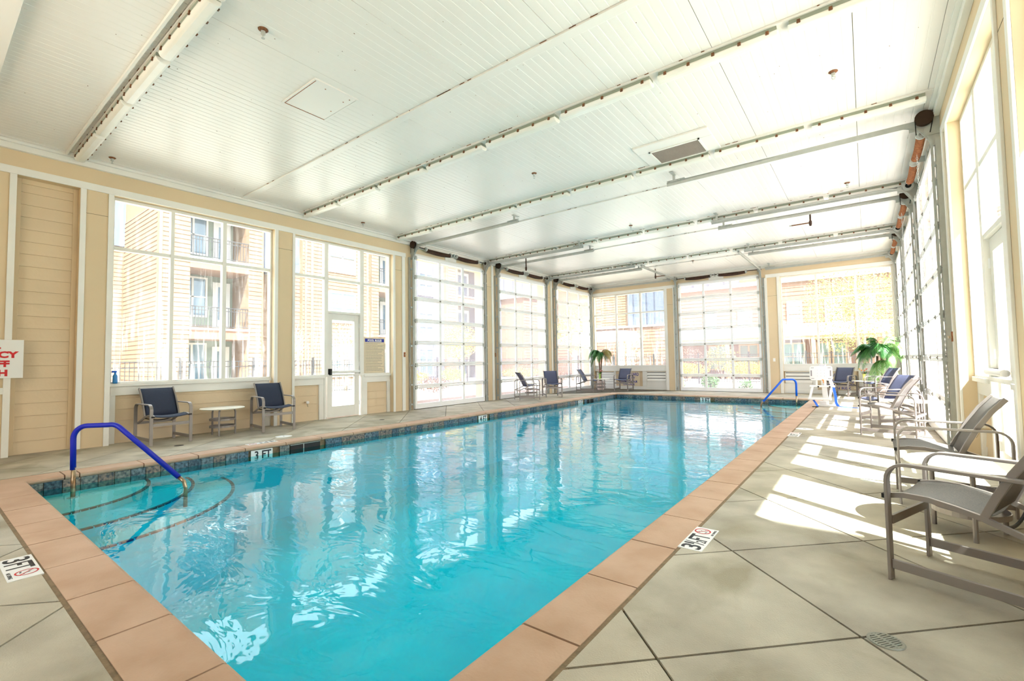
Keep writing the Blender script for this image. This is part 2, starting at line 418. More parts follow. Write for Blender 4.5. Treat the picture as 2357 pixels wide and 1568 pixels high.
siding('L', YN, .30, 0, 3.9, -.0)

# ------------------------------------------------------------------ windows
WN = [0]
def window(side, a0, a1, z0, z1, mull, trans, d, label, glass=GLASS, extra=None, skip=()):
    WN[0] += 1
    mb = MB(); t0, t1 = d-.06, d+.045
    sb(mb, side, a0, a1, t0, t1, z1-.045, z1); sb(mb, side, a0, a1, t0, t1, z0, z0+.045)
    zz0, zz1 = z0+.045, z1-.045
    sb(mb, side, a0, a0+.035, t0, t1, zz0, zz1); sb(mb, side, a1-.035, a1, t0, t1, zz0, zz1)
    for x0, x1 in mull: sb(mb, side, x0, x1, t0, t1, zz0, zz1)
    cuts = [a0+.035]+[v for p in mull for v in p]+[a1-.035]
    for q in range(0, len(cuts), 2): sb(mb, side, cuts[q], cuts[q+1], t0, t1-.01, trans[0], trans[1])
    if extra: extra(mb)
    o = mb.build('window_%d' % WN[0], WHITE, bevel=.003); tag(o, label, kind='structure')
    xs = [a0+.02]+[v for p in mull for v in ((p[0]+p[1])/2-.005, (p[0]+p[1])/2+.005)]+[a1-.02]
    for i in range(0, len(xs), 2):
        for j, (q0, q1) in enumerate(((z0+.03, trans[0]+.02), (trans[1]-.02, z1-.03))):
            if (i//2, j) in skip: continue
            p = MB(); sb(p, side, xs[i], xs[i+1], d-.006, d-.001, q0, q1); p.build('pane', glass, o)
    return o
for side, nm in (('L', 'left'), ('R', 'right')):
    window(side, 1.953, 4.464, .93, 3.93, ((2.747, 2.80), (3.561, 3.627)), (3.085, 3.14), RC, 'large white framed window of six panes in the %s wall' % nm)
    def door_extra(mb, side=side):
        sb(mb, side, 5.70, 6.517, RC-.06, RC+.04, 2.345, 2.395)
        sb(mb, side, 5.61, 5.66, RC-.06, RC+.045, 0, .93); sb(mb, side, 6.56, 6.62, RC-.06, RC+.045, 0, .93)
    w2 = window(side, 4.879, 7.39, .93, 3.93, ((5.61, 5.70), (6.517, 6.62)), (3.085, 3.14), RC, 'white framed window unit around the door in the %s wall' % nm, extra=door_extra, skip=((1, 0),))
    p = MB(); sb(p, side, 5.69, 6.53, RC-.006, RC-.001, 2.39, 3.10); p.build('pane', GLASS, w2)
    # aprons and sill boards
    trim(side, [(1.953, 4.464, RC-.02, RC+.07, .90, .95), (1.985, 4.44, RC-.02, RC+.03, .76, .90), (1.953, 2.05, RC-.02, RC+.03, 0, .76), (4.33, 4.464, RC-.02, RC+.03, 0, .76)])
    trim(side, [(4.879, 5.61, RC-.02, RC+.07, .90, .95), (4.879, 5.61, RC-.02, RC+.03, .76, .90), (4.879, 4.93, RC-.02, RC+.03, 0, .76), (5.50, 5.61, RC-.02, RC+.03, 0, .76)])
    trim(side, [(6.62, 7.39, RC-.02, RC+.07, .90, .95), (6.62, 7.39, RC-.02, RC+.03, .76, .90), (6.62, 6.72, RC-.02, RC+.03, 0, .76), (7.30, 7.39, RC-.02, RC+.03, 0, .76)])
window('F', -9.27, -6.18, .93, 3.93, ((-8.265, -8.195), (-7.215, -7.14)), (3.075, 3.125), -.10, 'white framed window of six panes left of the far overhead door')
window('F', -2.235, .72, .93, 3.93, ((-1.25, -1.19), (-.214, -.160)), (3.085, 3.135), -.10, 'white framed window of six panes right of the far overhead door')
trim('F', [(-9.27, -6.18, -.12, -.06, .735, .93), (-9.27, -6.18, -.12, -.09, 0, .13), (-8.40, -8.32, -.12, -.08, .13, .735), (-7.17, -7.0, -.12, -.08, .13, .735), (-7.0, -6.18, -.12, -.10, .13, .34), (-9.27, -8.4, -.12, -.10, .13, .20)])
trim('F', [(-2.235, .72, -.12, -.06, .735, .93), (-2.235, .72, -.12, -.09, 0, .13), (-1.42, -1.30, -.12, -.08, .13, .735), (-.22, -.10, -.12, -.08, .13, .735), (-2.235, -1.42, -.12, -.10, .13, .34), (-.1, .72, -.12, -.10, .13, .34)])
# louvred vents below the far windows
for k, (a0, a1, z0, z1, lb) in enumerate(((-9.2, -8.40, .20, .70, 'white wall louvre low in the far left corner behind the side table'),
                                     (-7.0, -6.22, .34, .715, 'white wall louvre between the painted sign and the far overhead door'),
                                     (-2.2, -1.42, .34, .715, 'white wall louvre just right of the far overhead door'),
                                     (-.08, .68, .34, .715, 'white wall louvre low in the far right corner'))):
    r = empty('wall_louvre', ((a0+a1)/2, YF+.11, z0)); tag(r, lb, 'vent')
    wd = a1-a0; mb = MB()
    mb.box(-wd/2, wd/2, -.03, 0, 0, .02); mb.box(-wd/2, wd/2, -.03, 0, z1-z0-.02, z1-z0); mb.box(-wd/2, -wd/2+.02, -.03, 0, 0, z1-z0); mb.box(wd/2-.02, wd/2, -.03, 0, 0, z1-z0)
    mb.build('louvre_frame', WHITE, r)
    MB().box(-wd/2+.018, wd/2-.018, .004, .012, .018, z1-z0-.018).build('louvre_back', mat('vent_shadow', (150, 148, 144), .8), r)
    n = int((z1-z0-.04)/.085); sm = MB().add([(-wd/2+.02, 0, 0), (wd/2-.02, 0, 0), (wd/2-.02, -.035, .0), (-wd/2+.02, -.035, .0), (-wd/2+.02, -.005, .08), (wd/2-.02, -.005, .08), (wd/2-.02, -.012, .08), (-wd/2+.02, -.012, .08)],
        [(0, 3, 2, 1), (4, 5, 6, 7), (0, 1, 5, 4), (1, 2, 6, 5), (2, 3, 7, 6), (3, 0, 4, 7)]).mesh('louvre_slat', WHITE)
    for i in range(n): link('louvre_slat', sm, r, (0, 0, .02+i*(z1-z0-.04)/n))

# storefront doors
def leaf(side, name, label):
    mb = MB(); d0, d1 = RC-.05, RC+.0
    a0, a1, z1 = 5.705, 6.512, 2.34
    for x0, x1, q0, q1 in ((a0, a0+.12, .02, z1), (a1-.12, a1, .02, z1), (a0+.12, a1-.12, z1-.14, z1), (a0+.12, a1-.12, .02, .26)): sb(mb, side, x0, x1, d0, d1, q0, q1)
    o = mb.build(name, WHITE, bevel=.003); tag(o, label, kind='structure')
    p = MB(); sb(p, side, a0+.11, a1-.11, RC-.03, RC-.024, .25, z1-.13); p.build('pane', GLASS, o)
    sg = 1 if side == 'L' else -1; X = (XL if side == 'L' else XR)+sg*(RC+.07)
    MB().cyl((X, a0+.06, 1.03), (X, a1-.04, 1.03), .032, 16).build('push_bar', PLASTW, o, smooth=False)
    q = MB(); sb(q, side, a0+.02, a0+.065, RC, RC+(.085 if side == 'L' else .03), .96, 1.10); sb(q, side, a1-.045, a1-.03, RC, RC+.06, 1.0, 1.06); q.build('bar_bracket', BLACK, o)
    h = MB(); 
    for z in (.3, 1.2, 2.1): sb(h, side, a1, a1+.012, RC-.01, RC+.015, z-.05, z+.05)
    h.build('hinge', ALU, o)
leaf('L', 'door_8', 'white glazed door with push bar in the left wall'); leaf('R', 'door_9', 'white glazed door with push bar in the right wall')

# ------------------------------------------------------------------ floor of scored slabs, pool coping
P1, P2, Q1, Q2 = -7.249, -1.297, .815, 15.671        # water edge
CW, GAP = .288, .024
E1, E2, F1, F2 = P1-CW-GAP, P2+CW+GAP, Q1-CW-.0, Q2+CW+GAP
F1 = Q1-.27-.024
mb = MB()
for x0, x1, y0, y1 in ((XL-.3, E1-.0, YN, YF+.3), (E2, XR+.3, YN, YF+.3), (E1, E2, YN, F1), (E1, E2, F2, YF+.3)): mb.box(x0, x1, y0, y1, -.12, -.012)
FL = mb.build('floor', GROOVE); tag(FL, kind='structure')
mb = MB(); g = .03
for x0, x1, y0, y1 in ((E1-.01, E1+g, F1, F2), (E2-g, E2+.01, F1, F2), (E1, E2, F1-.01, F1+g), (E1, E2, F2-g, F2+.01)): mb.box(x0, x1, y0, y1, -.06, -.004)
tag(mb.build('trim_deck_joint', SEAL), kind='structure')
def clip(poly, ax, val, keep_greater):
    out = []
    for i in range(len(poly)):
        a, b = poly[i], poly[(i+1) % len(poly)]; ia = (a[ax] >= val) == keep_greater; ib = (b[ax] >= val) == keep_greater
        if ia: out.append(a)
        if ia != ib:
            t = (val-a[ax])/(b[ax]-a[ax]); out.append((a[0]+t*(b[0]-a[0]), a[1]+t*(b[1]-a[1])))
    return out
ins = .009
SLABV = [mat('concrete_slab_%d' % i, c, .72, rgb2=d, scale=2.2, bump=.4, bscale=140, spec=.35, stain=((134, 124, 96), 1.1, .54, .55)) for i, (c, d) in enumerate((
    ((196, 188, 168), (168, 160, 142)), ((190, 183, 165), (160, 152, 136)), ((198, 189, 168), (172, 163, 143))))]
nslab = 0
for i in range(-12, 16):
    for j in range(-14, 18):
        c1 = 2.58+1.3*i; c2 = 1.15+1.3*j           # y-x between c1, c1+1.3 ; y+x between c2, c2+1.3
        P = []
        for s, t in ((c1+ins, c2+ins), (c1+ins, c2+1.3-ins), (c1+1.3-ins, c2+1.3-ins), (c1+1.3-ins, c2+ins)):
            P.append(((t-s)/2, (t+s)/2))
        for (x0, x1, y0, y1) in ((XL-.17, E1, YN, YF), (E2, XR+.17, YN, YF), (E1, E2, YN, F1), (E1, E2, F2, YF)):
            q = P
            for ax, v, k in ((0, x0, True), (0, x1, False), (1, y0, True), (1, y1, False)):
                q = clip(q, ax, v, k)
                if len(q) < 3: break
            if len(q) < 3: continue
            area = abs(sum(q[k][0]*q[(k+1) % len(q)][1]-q[(k+1) % len(q)][0]*q[k][1] for k in range(len(q))))/2
            if area < .004: continue
            mb = MB(); mb.prism(q, 2, -.03, 0); mb.build('slab', SLABV[(i*3+j) % 3], FL); nslab += 1

pool = empty('swimming_pool', ((P1+P2)/2, (Q1+Q2)/2, 0)); tag(pool, 'long rectangular indoor swimming pool with tan stone coping', 'pool')
PO = Vector(pool.location)
def pb(mb, name, m, **k):
    o = mb.build(name, m, pool, **k); o.location = -PO; return o
# basin
ZB = -1.10
mb = MB()
mb.add([(P1, Q1, -.2), (P2, Q1, -.2), (P2, Q2, -.2), (P1, Q2, -.2), (P1, Q1, ZB), (P2, Q1, ZB), (P2, Q2, ZB-.25), (P1, Q2, ZB-.25)],
       [(4, 5, 6, 7), (0, 1, 5, 4), (1, 2, 6, 5), (2, 3, 7, 6), (3, 0, 4, 7)])
pb(mb, 'basin', PLASTER)
mb = MB()
mb.box(P1-.3, P1-.02, Q1-.3, Q2+.3, -.9, -.06); mb.box(P2+.02, P2+.3, Q1-.3, Q2+.3, -.9, -.06); mb.box(P1, P2, Q1-.3, Q1-.02, -.9, -.06); mb.box(P1, P2, Q2+.02, Q2+.3, -.9, -.06)
pb(mb, 'beam', SEAL)
# corner steps
for (cx, cyy, a0) in ((P1, Q1, 0), (P2, Q2, PI)):
    for k, (rad, zt) in enumerate(((1.08, -.20), (1.52, -.27), (1.95, -.36))):
        n = 24; mb = MB(); pts = [(cx, cyy)]+[(cx+rad*math.cos(a0+PI/2*i/n), cyy+rad*math.sin(a0+PI/2*i/n)) for i in range(n+1)]
        mb.prism(pts, 2, ZB-.2, zt); pb(mb, 'step', STEPM if k == 0 else PLASTER)
        mb = MB()
        for i in range(n):
            aa, ab = a0+PI/2*(i+.06)/n, a0+PI/2*(i+.94)/n
            q = [(cx+rr*math.cos(t), cyy+rr*math.sin(t)) for rr, t in ((rad-.035, aa), (rad+.002, aa), (rad+.002, ab), (rad-.035, ab))]
            mb.prism(q, 2, zt-.012, zt+.004)
        e = pb(mb, 'step_edge_tile', NAVY)
# coping stones (bull-nosed), each its own object
def cope_mesh(L, w=CW):
    prof = [(-.012, -.048), (-.02, -.03), (-.016, -.010), (0, 0), (w, 0), (w, -.05)]
    return MB().prism([(x, z) for x, z in prof], 1, .006, L-.006).mesh('coping_stone', COPE, False)
CM = {}
def cope(loc, rz, L, w=CW):
    k = (round(L, 3), w)
    if k not in CM: CM[k] = cope_mesh(L, w)
    o = link('coping_stone', CM[k], pool, Vector(loc)-PO, (0, 0, rz))
    o.location.z += random.uniform(-.001, .001)
y = 1.756-.6167*2+.0
ys = [Q1-.27, 1.139]+[1.756+.6167*i for i in range(23)]+[Q2+.288]
ys = [v for v in ys if v <= Q2+.3]
for a, b in zip(ys, ys[1:]): cope((P2, a, 0), 0, b-a)
ys = [Q1-.27, 1.136, 1.261]+[1.261+.596*i for i in range(1, 25)]
ys = [v for v in ys if v < Q2+.1]+[Q2+.288]
for a, b in zip(ys, ys[1:]): cope((P1, b, 0), PI, b-a)
xs = [P1, -6.41, -5.84, -5.215, -4.59, -3.96, -3.338, -2.74, -2.114, P2]
for a, b in zip(xs, xs[1:]): cope((a, Q1, 0), -PI/2, b-a, .27)
xs = [P1]+[P1+.45+.6*i for i in range(10)]; xs = [v for v in xs if v < P2-.2]+[P2]
for a, b in zip(xs, xs[1:]): cope((b, Q2, 0), PI/2, b-a)
# waterline tiles
TM = [MB().box(0, .012, .003, .149, -.20, -.052).mesh('tile', s) for s in SLATES]
skim = ((3.72, 4.22), (13.44, 13.90), (3.10, 3.45), (8.15, 8.47), (12.86, 13.16))
n = int((Q2-Q1)/.152)
for i in range(n):
    yy = Q1+i*.152
    if any(a-.12 < yy < b-.03 for a, b in skim): continue
    link('tile', random.choice(TM), pool, Vector((P1, yy, 0))-PO)
for i in range(int((P2-P1)/.152)):
    xx = P1+.01+i*.152
    if -4.45 < xx < -4.03: continue
    link('tile', random.choice(TM), pool, Vector((xx, Q2, 0))-PO, (0, 0, -PI/2))
mb = MB()
for i in range(n):
    mb.box(P2-.012, P2, Q1+i*.152+.003, Q1+i*.152+.149, -.20, -.052)
for i in range(int((P2-P1)/.152)): mb.box(P1+i*.152+.003, P1+i*.152+.149, Q1, Q1+.012, -.20, -.052)
o = pb(mb, 'hidden_waterline_tile', SLATES[0]); o['kind'] = 'stuff'; o.name = 'waterline_tile'
for a, b in skim[:2]:
    mb = MB(); mb.box(P1-.018, P1+.002, a, b, -.20, -.058); pb(mb, 'skimmer_opening', BLACK)
    mb = MB(); mb.box(P1+.0, P1+.006, a+(b-a)*.42, a+(b-a)*.42+.012, -.20, -.058); mb.box(P1+.0, P1+.006, a, b, -.066, -.058); pb(mb, 'skimmer_frame', GALV)
# water
mb = MB(); mb.add([(P1, Q1, -.137), (P2, Q1, -.137), (P2, Q2, -.137), (P1, Q2, -.137)], [(0, 1, 2, 3)])
o = mb.build('pool_water', WATER); tag(o, 'clear turquoise pool water with small ripples', 'water', kind='stuff')

# ------------------------------------------------------------------ ceiling panels, battens
def bead_panel(Lx, Ly):
    """tongue-and-groove look vinyl panel with beads every 97 mm, running along Y, hung face down"""
    prof = [(0.003, .012)]; n = max(1, round(Lx/.097)); st = Lx/n
    x = .003; pts = [(.003, 0)]
    for i in range(1, n):
        xx = i*st; pts += [(xx-.009, 0), (xx-.006, .0022), (xx+.006, .0022), (xx+.009, 0)]
    pts += [(Lx-.003, 0), (Lx-.003, .018), (.003, .018)]
    mb = MB(); k = len(pts)
    vs = [(p[0], .003, p[1]) for p in pts]+[(p[0], Ly-.003, p[1]) for p in pts]
    mb.add(vs, [(i, (i+1) % k, k+(i+1) % k, k+i) for i in range(k)])
    return mb.mesh('ceiling_panel', CEIL)
jx = [XL+.02, -8.13, -6.965, -5.80, -4.63, -3.465, -2.29, -1.135, .02, XR-.15]
batt = [(.0, .53), (1.44, 1.60), (3.79, 3.90), (4.95, 5.11), (7.36, 7.56), (8.42, 8.52), (10.88, 11.08), (11.98, 12.08), (14.44, 14.64), (15.48, 15.58)]
edges = [YN]+[v for b in batt for v in b]+[YF]
PMc = {}
for i in range(0, len(edges), 2):
    y0, y1 = edges[i], edges[i+1]
    for a, b in zip(jx, jx[1:]):
        k = (round(b-a, 3), round(y1-y0, 3))
        if k not in PMc: PMc[k] = bead_panel(*k)
        link('ceiling_panel', PMc[k], CE, (a, y0, ZC))
for k, (a, b) in enumerate(batt):
    mb = MB(); dz = .10 if k == 0 else .022
    if k == 0: a = -2.0
    mb.box(XL, XR, a, b, ZC-dz, ZC+.015); mb.build('batten', CEIL, CE, bevel=.003)
mb = MB(); mb.box(XR-.15, XR, .53, YF, ZC-.012, ZC+.015); mb.box(XL, XL+.17, .53, YF, ZC-.010, ZC+.015); mb.box(XL, XR, YF-.14, YF, ZC-.011, ZC+.015); mb.build('batten', CEIL, CE)
# rust and dirt flecks along the battens (real chips of corrosion)
mb = MB()
for a, b in batt[1:]:
    x = XL+.2
    while x < XR-.2:
        x += random.expovariate(3.2)
        l = random.uniform(.01, .09); mb.box(x, x+l, a-.004, a+.003, ZC-.008, ZC+.001)
for _ in range(260):
    x, yv = random.uniform(XL+.2, XR-.2), random.uniform(.6, 12); s = random.uniform(.003, .007); mb.box(x, x+s, yv, yv+s*1.6, ZC-.002, ZC+.002)
o = mb.build('dirt_fleck', RUSTC, CE); o['kind'] = 'stuff'

# linear gasketed fixtures, 8 per row, 5 rows
def fixture():
    r = empty('ceiling_light')
    L = 1.17
    mb = MB(); mb.prism([(-.058, .0), (.058, 0), (.062, -.045), (-.062, -.045)], 0, -L/2+.012, L/2-.012); mb.build('housing', mat('grey_housing', (150, 156, 140), .5), r)
    mb = MB(); prof = [(.066, -.040), (.066, -.058), (.052, -.084), (.028, -.096), (-.028, -.096), (-.052, -.084), (-.066, -.058), (-.066, -.040)]
    mb.prism(prof, 0, -L/2, L/2); mb.build('diffuser', mat('white_diffuser', (238, 236, 230), .35, rgb2=(232, 228, 216), scale=2), r, bevel=.008)
    cm = MB().box(-.014, .014, -.008, .003, -.062, -.028).box(-.016, .016, -.012, -.004, -.060, -.052).mesh('clip', RUSTC)
    for i in range(5):
        for sg in (-1, 1): link('clip', cm, r, (-L/2+.09+i*(L-.18)/4, sg*.066, 0), (0, 0, 0 if sg < 0 else PI))
    return r
rows = ((1.515, 'row nearest the camera'), (5.03, 'row beyond the square hatch'), (7.45, 'row beside the ceiling grille'),
        (11.0, 'row beyond the ceiling grille'), (14.55, 'row nearest the far wall'))
ordn = ['first', 'second', 'third', 'fourth', 'fifth', 'sixth', 'seventh', 'eighth']
proto = None
for yv, rn in rows:
    for k in range(8):
        xc = -8.62+k*1.248
        o = proto if proto is None else copy_tree(proto)
        if o is None: o = fixture(); proto = o
        o.location = (xc, yv, ZC-(.022 if yv > 2 else .022))
        tag(o, 'white ceiling light, %s from left wall, %s' % (ordn[k], rn), 'ceiling light', 'linear ceiling lights')
# row one is a continuous trough with its back plate
mb = MB(); mb.box(XL+.02, .8, 1.36, 1.385, ZC-.035, ZC-.001); tag(mb.build('trim_light_rail', WHITE), kind='structure')

# hatch
r = empty('ceiling_hatch', (-5.12, 2.97, ZC)); tag(r, 'square white ceiling access hatch with rust stained edges', 'hatch')
hx, hy = .375, .28
mb = MB()
for x0, x1, y0, y1 in ((-hx, hx, -hy, -hy+.022), (-hx, hx, hy-.022, hy), (-hx, -hx+.022, -hy+.022, hy-.022), (hx-.022, hx, -hy+.022, hy-.022)): mb.box(x0, x1, y0, y1, -.016, .004)
mb.build('hatch_frame', CEIL, r)
mb = MB(); mb.box(-hx+.026, hx-.026, -hy+.026, hy-.026, -.014, 0); mb.build('hatch_panel', CEIL, r)
mb = MB(); mb.box(-hx+.022, hx-.022, -hy+.020, -hy+.027, -.0175, 0); mb.box(-hx+.019, -hx+.028, -hy+.028, hy-.022, -.0175, 0); 
for x, yv in ((.2, .18), (-.1, .2), (.28, -.1), (.3, .2)): mb.cyl((x, yv, -.017), (x, yv, -.012), .008, 8)
mb.build('rust_line', RUSTO, r)
# return-air grille
r = empty('ceiling_grille', (-2.15, 6.99, ZC)); tag(r, 'ceiling air grille with grey mesh in a wide white raised frame', 'air vent')
mb = MB()
mb.prism([(-.54, -.40), (.54, -.40), (.54, -.15), (-.54, -.15)], 2, -.03, .0); mb.box(-.54, -.345, -.15, .36, -.03, 0); mb.box(.345, .54, -.15, .36, -.03, 0)
mb.build('grille_surround', CEIL, r, bevel=.006)
mb = MB()
for x0, x1, y0, y1 in ((-.37, .37, -.17, -.145), (-.37, .37, .33, .355), (-.37, -.345, -.17, .355), (.345, .37, -.17, .355)): mb.box(x0, x1, y0, y1, -.045, -.0)
mb.build('grille_frame', WHITE, r)
mb = MB()
for i in range(46): xx = -.345+i*.015; mb.box(xx, xx+.004, -.145, .33, -.036, -.030)
for i in range(32): yy = -.145+i*.015; mb.box(-.345, .345, yy, yy+.004, -.036, -.030)
o = mb.build('grille_mesh', mat('grille_grey', (170, 158, 146), .6), r); o['kind'] = 'stuff'
mb = MB(); mb.box(-.345, .345, -.145, .33, -.012, -.002); mb.build('grille_filter', mat('dusty_filter', (120, 108, 96), .9), r)

# sprinklers
def sprinkler():
    r = empty('fire_sprinkler')
    MB().lathe([(.045, 0), (.045, -.004), (.03, -.016), (.022, -.018)], 16).build('escutcheon', RUSTC, r)
    MB().lathe([(.02, -.012), (.02, -.05), (.015, -.055), (.008, -.06)], 12).build('body', GALV, r)
    mb = MB().tube([(.012, 0, -.055), (.016, 0, -.07), (.008, 0, -.085)], .003, 6); mb.tube([(-.012, 0, -.055), (-.016, 0, -.07), (-.008, 0, -.085)], .003, 6); mb.lathe([(.003, -.085), (.017, -.086), (.017, -.088)], 12)
    mb.build('deflector', GALV, r); return r
proto = None
for (x, yv, lb) in ((-4.431, 1.988, 'ceiling fire sprinkler near the square hatch at the near end'), (-8.984, 1.84, 'ceiling fire sprinkler by the left wall above the big window'),
               (-4.36, 6.41, 'ceiling fire sprinkler left of the air grille'), (-8.915, 6.21, 'ceiling fire sprinkler by the left wall above the glazed door'),
               (-.17, 6.23, 'ceiling fire sprinkler between the light rows near the right wall'), (-.157, 10.44, 'ceiling fire sprinkler near the right wall beyond the first door track'),
               (-4.33, 10.40, 'ceiling fire sprinkler over the middle of the pool'), (-4.365, 15.48, 'ceiling fire sprinkler near the far overhead door')):
    o = copy_tree(proto) if proto else sprinkler(); proto = proto or o
    o.location = (x, yv, ZC); tag(o, lb, 'sprinkler', 'ceiling fire sprinklers')
# rusty drop pipes
def drop_pipe(loc, dx, lb, l=.3):
    r = empty('sprinkler_pipe', loc); tag(r, lb, 'pipe')
    MB().cyl((0, 0, 0), (0, 0, -l), .018, 10).build('riser', RUST_SHADED, r)
    MB().lathe([(.028, -l+.02), (.03, -l), (.03, -l-.05), (.02, -l-.09)], 12).build('tee', RUST_SHADED, r)
    MB().cyl((0, 0, -l-.02), (dx, 0, -l-.02), .014, 10).build('branch', RUSTC, r)
    MB().cyl((dx, 0, -l-.02), (dx*1.12, 0, -l-.02), .018, 10).build('nozzle', GALV, r)
drop_pipe((-5.80, 16.0, ZC), .34, 'rusty pipe stub hanging from the ceiling near the far left corner', .26)
drop_pipe((-.87, 12.1, ZC), -.36, 'rusty pipe with grey arm hanging below the right ceiling tracks', .2)
drop_pipe((-7.9, 11.1, ZC), .02, 'rusty vertical pipe hanging in front of the second left spring', .42)

# ------------------------------------------------------------------ overhead sectional doors
NS, SH, GW = 7, .576, 2.76
def gdoor_parts(root, W):
    st = [(0, .075), (W/3-.037, W/3+.037), (2*W/3-.037, 2*W/3+.037), (W-.075, W)]
    def sec(h0, bot, top):
        mb = MB(); z1 = SH-.006
        mb.box(0, W, -.055, -.012, 0, bot); mb.box(0, W, -.055, -.012, z1-top, z1)
        for a, b in st: mb.box(a, b, -.055, -.012, bot, z1-top)
        return mb.mesh('section', ALU)
    m0, m1, m6 = sec(0, .13, .05), sec(0, .052, .05), sec(0, .052, .085)
    hm = MB().box(-.024, .024, -.062, -.055, -.026, -.008).box(-.024, .024, -.062, -.055, .008, .026).cyl((-.028, -.064, 0), (.028, -.064, 0), .011, 8).mesh('hinge', STEELDARK)
    rm = MB().box(-.03, .03, -.085, -.055, -.05, .05).cyl((-.08, -.085, 0), (.03, -.085, 0), .008, 6).cyl((-.085, -.085, 0), (-.065, -.085, 0), .022, 10).mesh('roller_hinge', GALV)
    for k in range(NS):
        z = .012+k*SH
        s = link('section', m0 if k == 0 else (m6 if k == NS-1 else m1), root, (0, 0, z))
        bot = .13 if k == 0 else .052; top = .085 if k == NS-1 else .05
        for i in range(3):
            pm = MB().box(st[i][1]-.01, st[i+1][0]+.01, -.036, -.030, bot-.01, SH-.006-top+.01)
            key = ('pane', round(W, 2), i, bot, top)
            if key not in BM: BM[key] = pm.mesh('pane', GGLASS)
            link('pane', BM[key], s)
        if k < NS-1:
            for a in (W/3, 2*W/3): link('hinge', hm, s, (a, 0, SH-.003))
        link('roller_hinge', rm, s, (.04, 0, SH-.02 if k < NS-1 else SH-.08)); link('roller_hinge', rm, s, (W-.04, 0, SH-.02 if k < NS-1 else SH-.08), (0, 0, 0), (-1, 1, 1))
    mb = MB(); mb.box(0, W, -.045, -.02, 0, .014); mb.build('bottom_seal', BLACK, root)
def gdoor(name, loc, rz, W, lb):
    r = empty(name, loc, rz); tag(r, lb, kind='structure'); gdoor_parts(r, W); return r
def gtracks(loc, rz, W, lb, reach=3.5):
    r = empty('door_track', loc, rz); tag(r, lb, 'door track', 'overhead door tracks')
    for sx, x in ((-1, -.055), (1, W+.055)):
        path = [(x, -.085, .02), (x, -.085, 3.88)]+arc((x, -.085-.35, 3.88), .35, 0, PI/2, 8, 'yz')[1:]+[(x, -reach, 4.23)]
        mb = MB().ribbon(path, (1, 0, 0), .05, .004)
        mb.ribbon([(p[0]-sx*0+.025, p[1], p[2]) for p in path], (0, 0, 1) if False else (1, 0, 0), .004, .024)
        mb.ribbon([(p[0]-.025, p[1], p[2]) for p in path], (1, 0, 0), .004, .024)
        mb.build('track', GALV, r)
        # wall angle, brackets
        mb = MB(); mb.box(x+sx*.03, x+sx*.10, -.006, 0, 0, 3.95); mb.box(x+sx*.095, x+sx*.10, -.06, 0, 0, 3.95)
        for z in [.12+.5*i for i in range(8)]: mb.box(x-.02, x+sx*.085, -.075, -.003, z, z+.045)
        mb.build('wall_angle', GALV, r)
        # horizontal angle on top of the track
        mb = MB(); mb.box(x-.026, x+.026, -reach, -.25, 4.246, 4.252); mb.box(x+sx*.024-.002, x+sx*.024+.002, -reach, -.12, 4.19, 4.262)
        mb.box(x-.003, x+.003, -.30, -.02, 4.13, 4.26)
        mb.build('horizontal_angle', GALV, r)
        # perforated hanger
        mb = MB(); 
        for i in range(8): mb.box(x-.02, x+.02, -reach+.02+i*.035, -reach+.038+i*.035, 4.252, 4.278)
        mb.box(x-.02, x+.02, -reach, -reach+.30, 4.276, 4.286)
        mb.box(x-.003, x+.022, -reach+.10, -reach+.14, 4.25, ZC); mb.box(x-.04, x+.16, -reach+.09, -reach+.15, ZC-.012, ZC)
        mb.build('hanger', GALV, r)
    return r
def ridged(x0, x1, r, sag=.03, n=60):
    """close-wound coil: ridged tube with a slight sag"""
    pts, rs = [], []
    for i in range(n*2+1):
        t = i/(n*2); pts.append((x0+(x1-x0)*t, 0, -sag*math.sin(PI*t))); rs.append(r if i % 2 else r*.88)
    return MB().tube(pts, r, 12, True, rs)
def gspring(loc, rz, W, lb, m):
    r = empty('torsion_spring', (loc[0], loc[1], 0), rz); r.location.z = 4.20; tag(r, lb, 'door spring', 'overhead door spring shafts')
    Y = -.15
    def sh(mb): mb.v = [(v[0], v[1]+Y, v[2]) for v in mb.v]; return mb
    sh(MB().cyl((-.10, 0, .03), (W+.10, 0, .03), .013, 10)).build('shaft', RUST_SHADED, r)
    sh(ridged(.34, 1.22, .052)).build('coil_spring', m, r, smooth=False); sh(ridged(1.50, 2.38, .052)).build('coil_spring', m, r, smooth=False)
    for a in (.32, 1.24, 1.48, 2.40): sh(MB().lathe([(.03, -.03), (.058, -.02), (.058, .02), (.03, .03)], 14, (a, 0, .02), 'x')).build('spring_cone', GALV, r)
    mb = MB(); mb.box(1.28, 1.44, -.02, -.005, -.09, .10); mb.box(1.35, 1.37, Y-.05, -.005, -.02, .07); mb.build('center_bracket', GALV, r)
    for a, s in ((-.02, -1), (W+.02, 1)):
        sh(MB().lathe([(.03, -.03), (.085, -.03), (.085, -.02), (.07, -.015), (.07, .015), (.085, .02), (.085, .03), (.03, .03)], 20, (a, 0, .03), 'x')).build('cable_drum', GALV, r)
        sh(MB().lathe([(.015, -.035), (.045, -.035), (.045, .035), (.015, .035)], 16, (a, 0, .03), 'x')).build('drum_core', BLACK, r)
        mb = MB(); mb.prism([(Y-.09, .12), (-.004, .16), (-.004, -.30), (-.07, -.30), (Y-.09, -.02)], 0, a+s*.045, a+s*.052); mb.build('end_bracket', GALV, r)
    return r
def gchainwheel(r, x):
    pass
tn = {'L': 'left', 'R': 'right'}
pos = ['nearest', 'middle', 'farthest']
k = 0
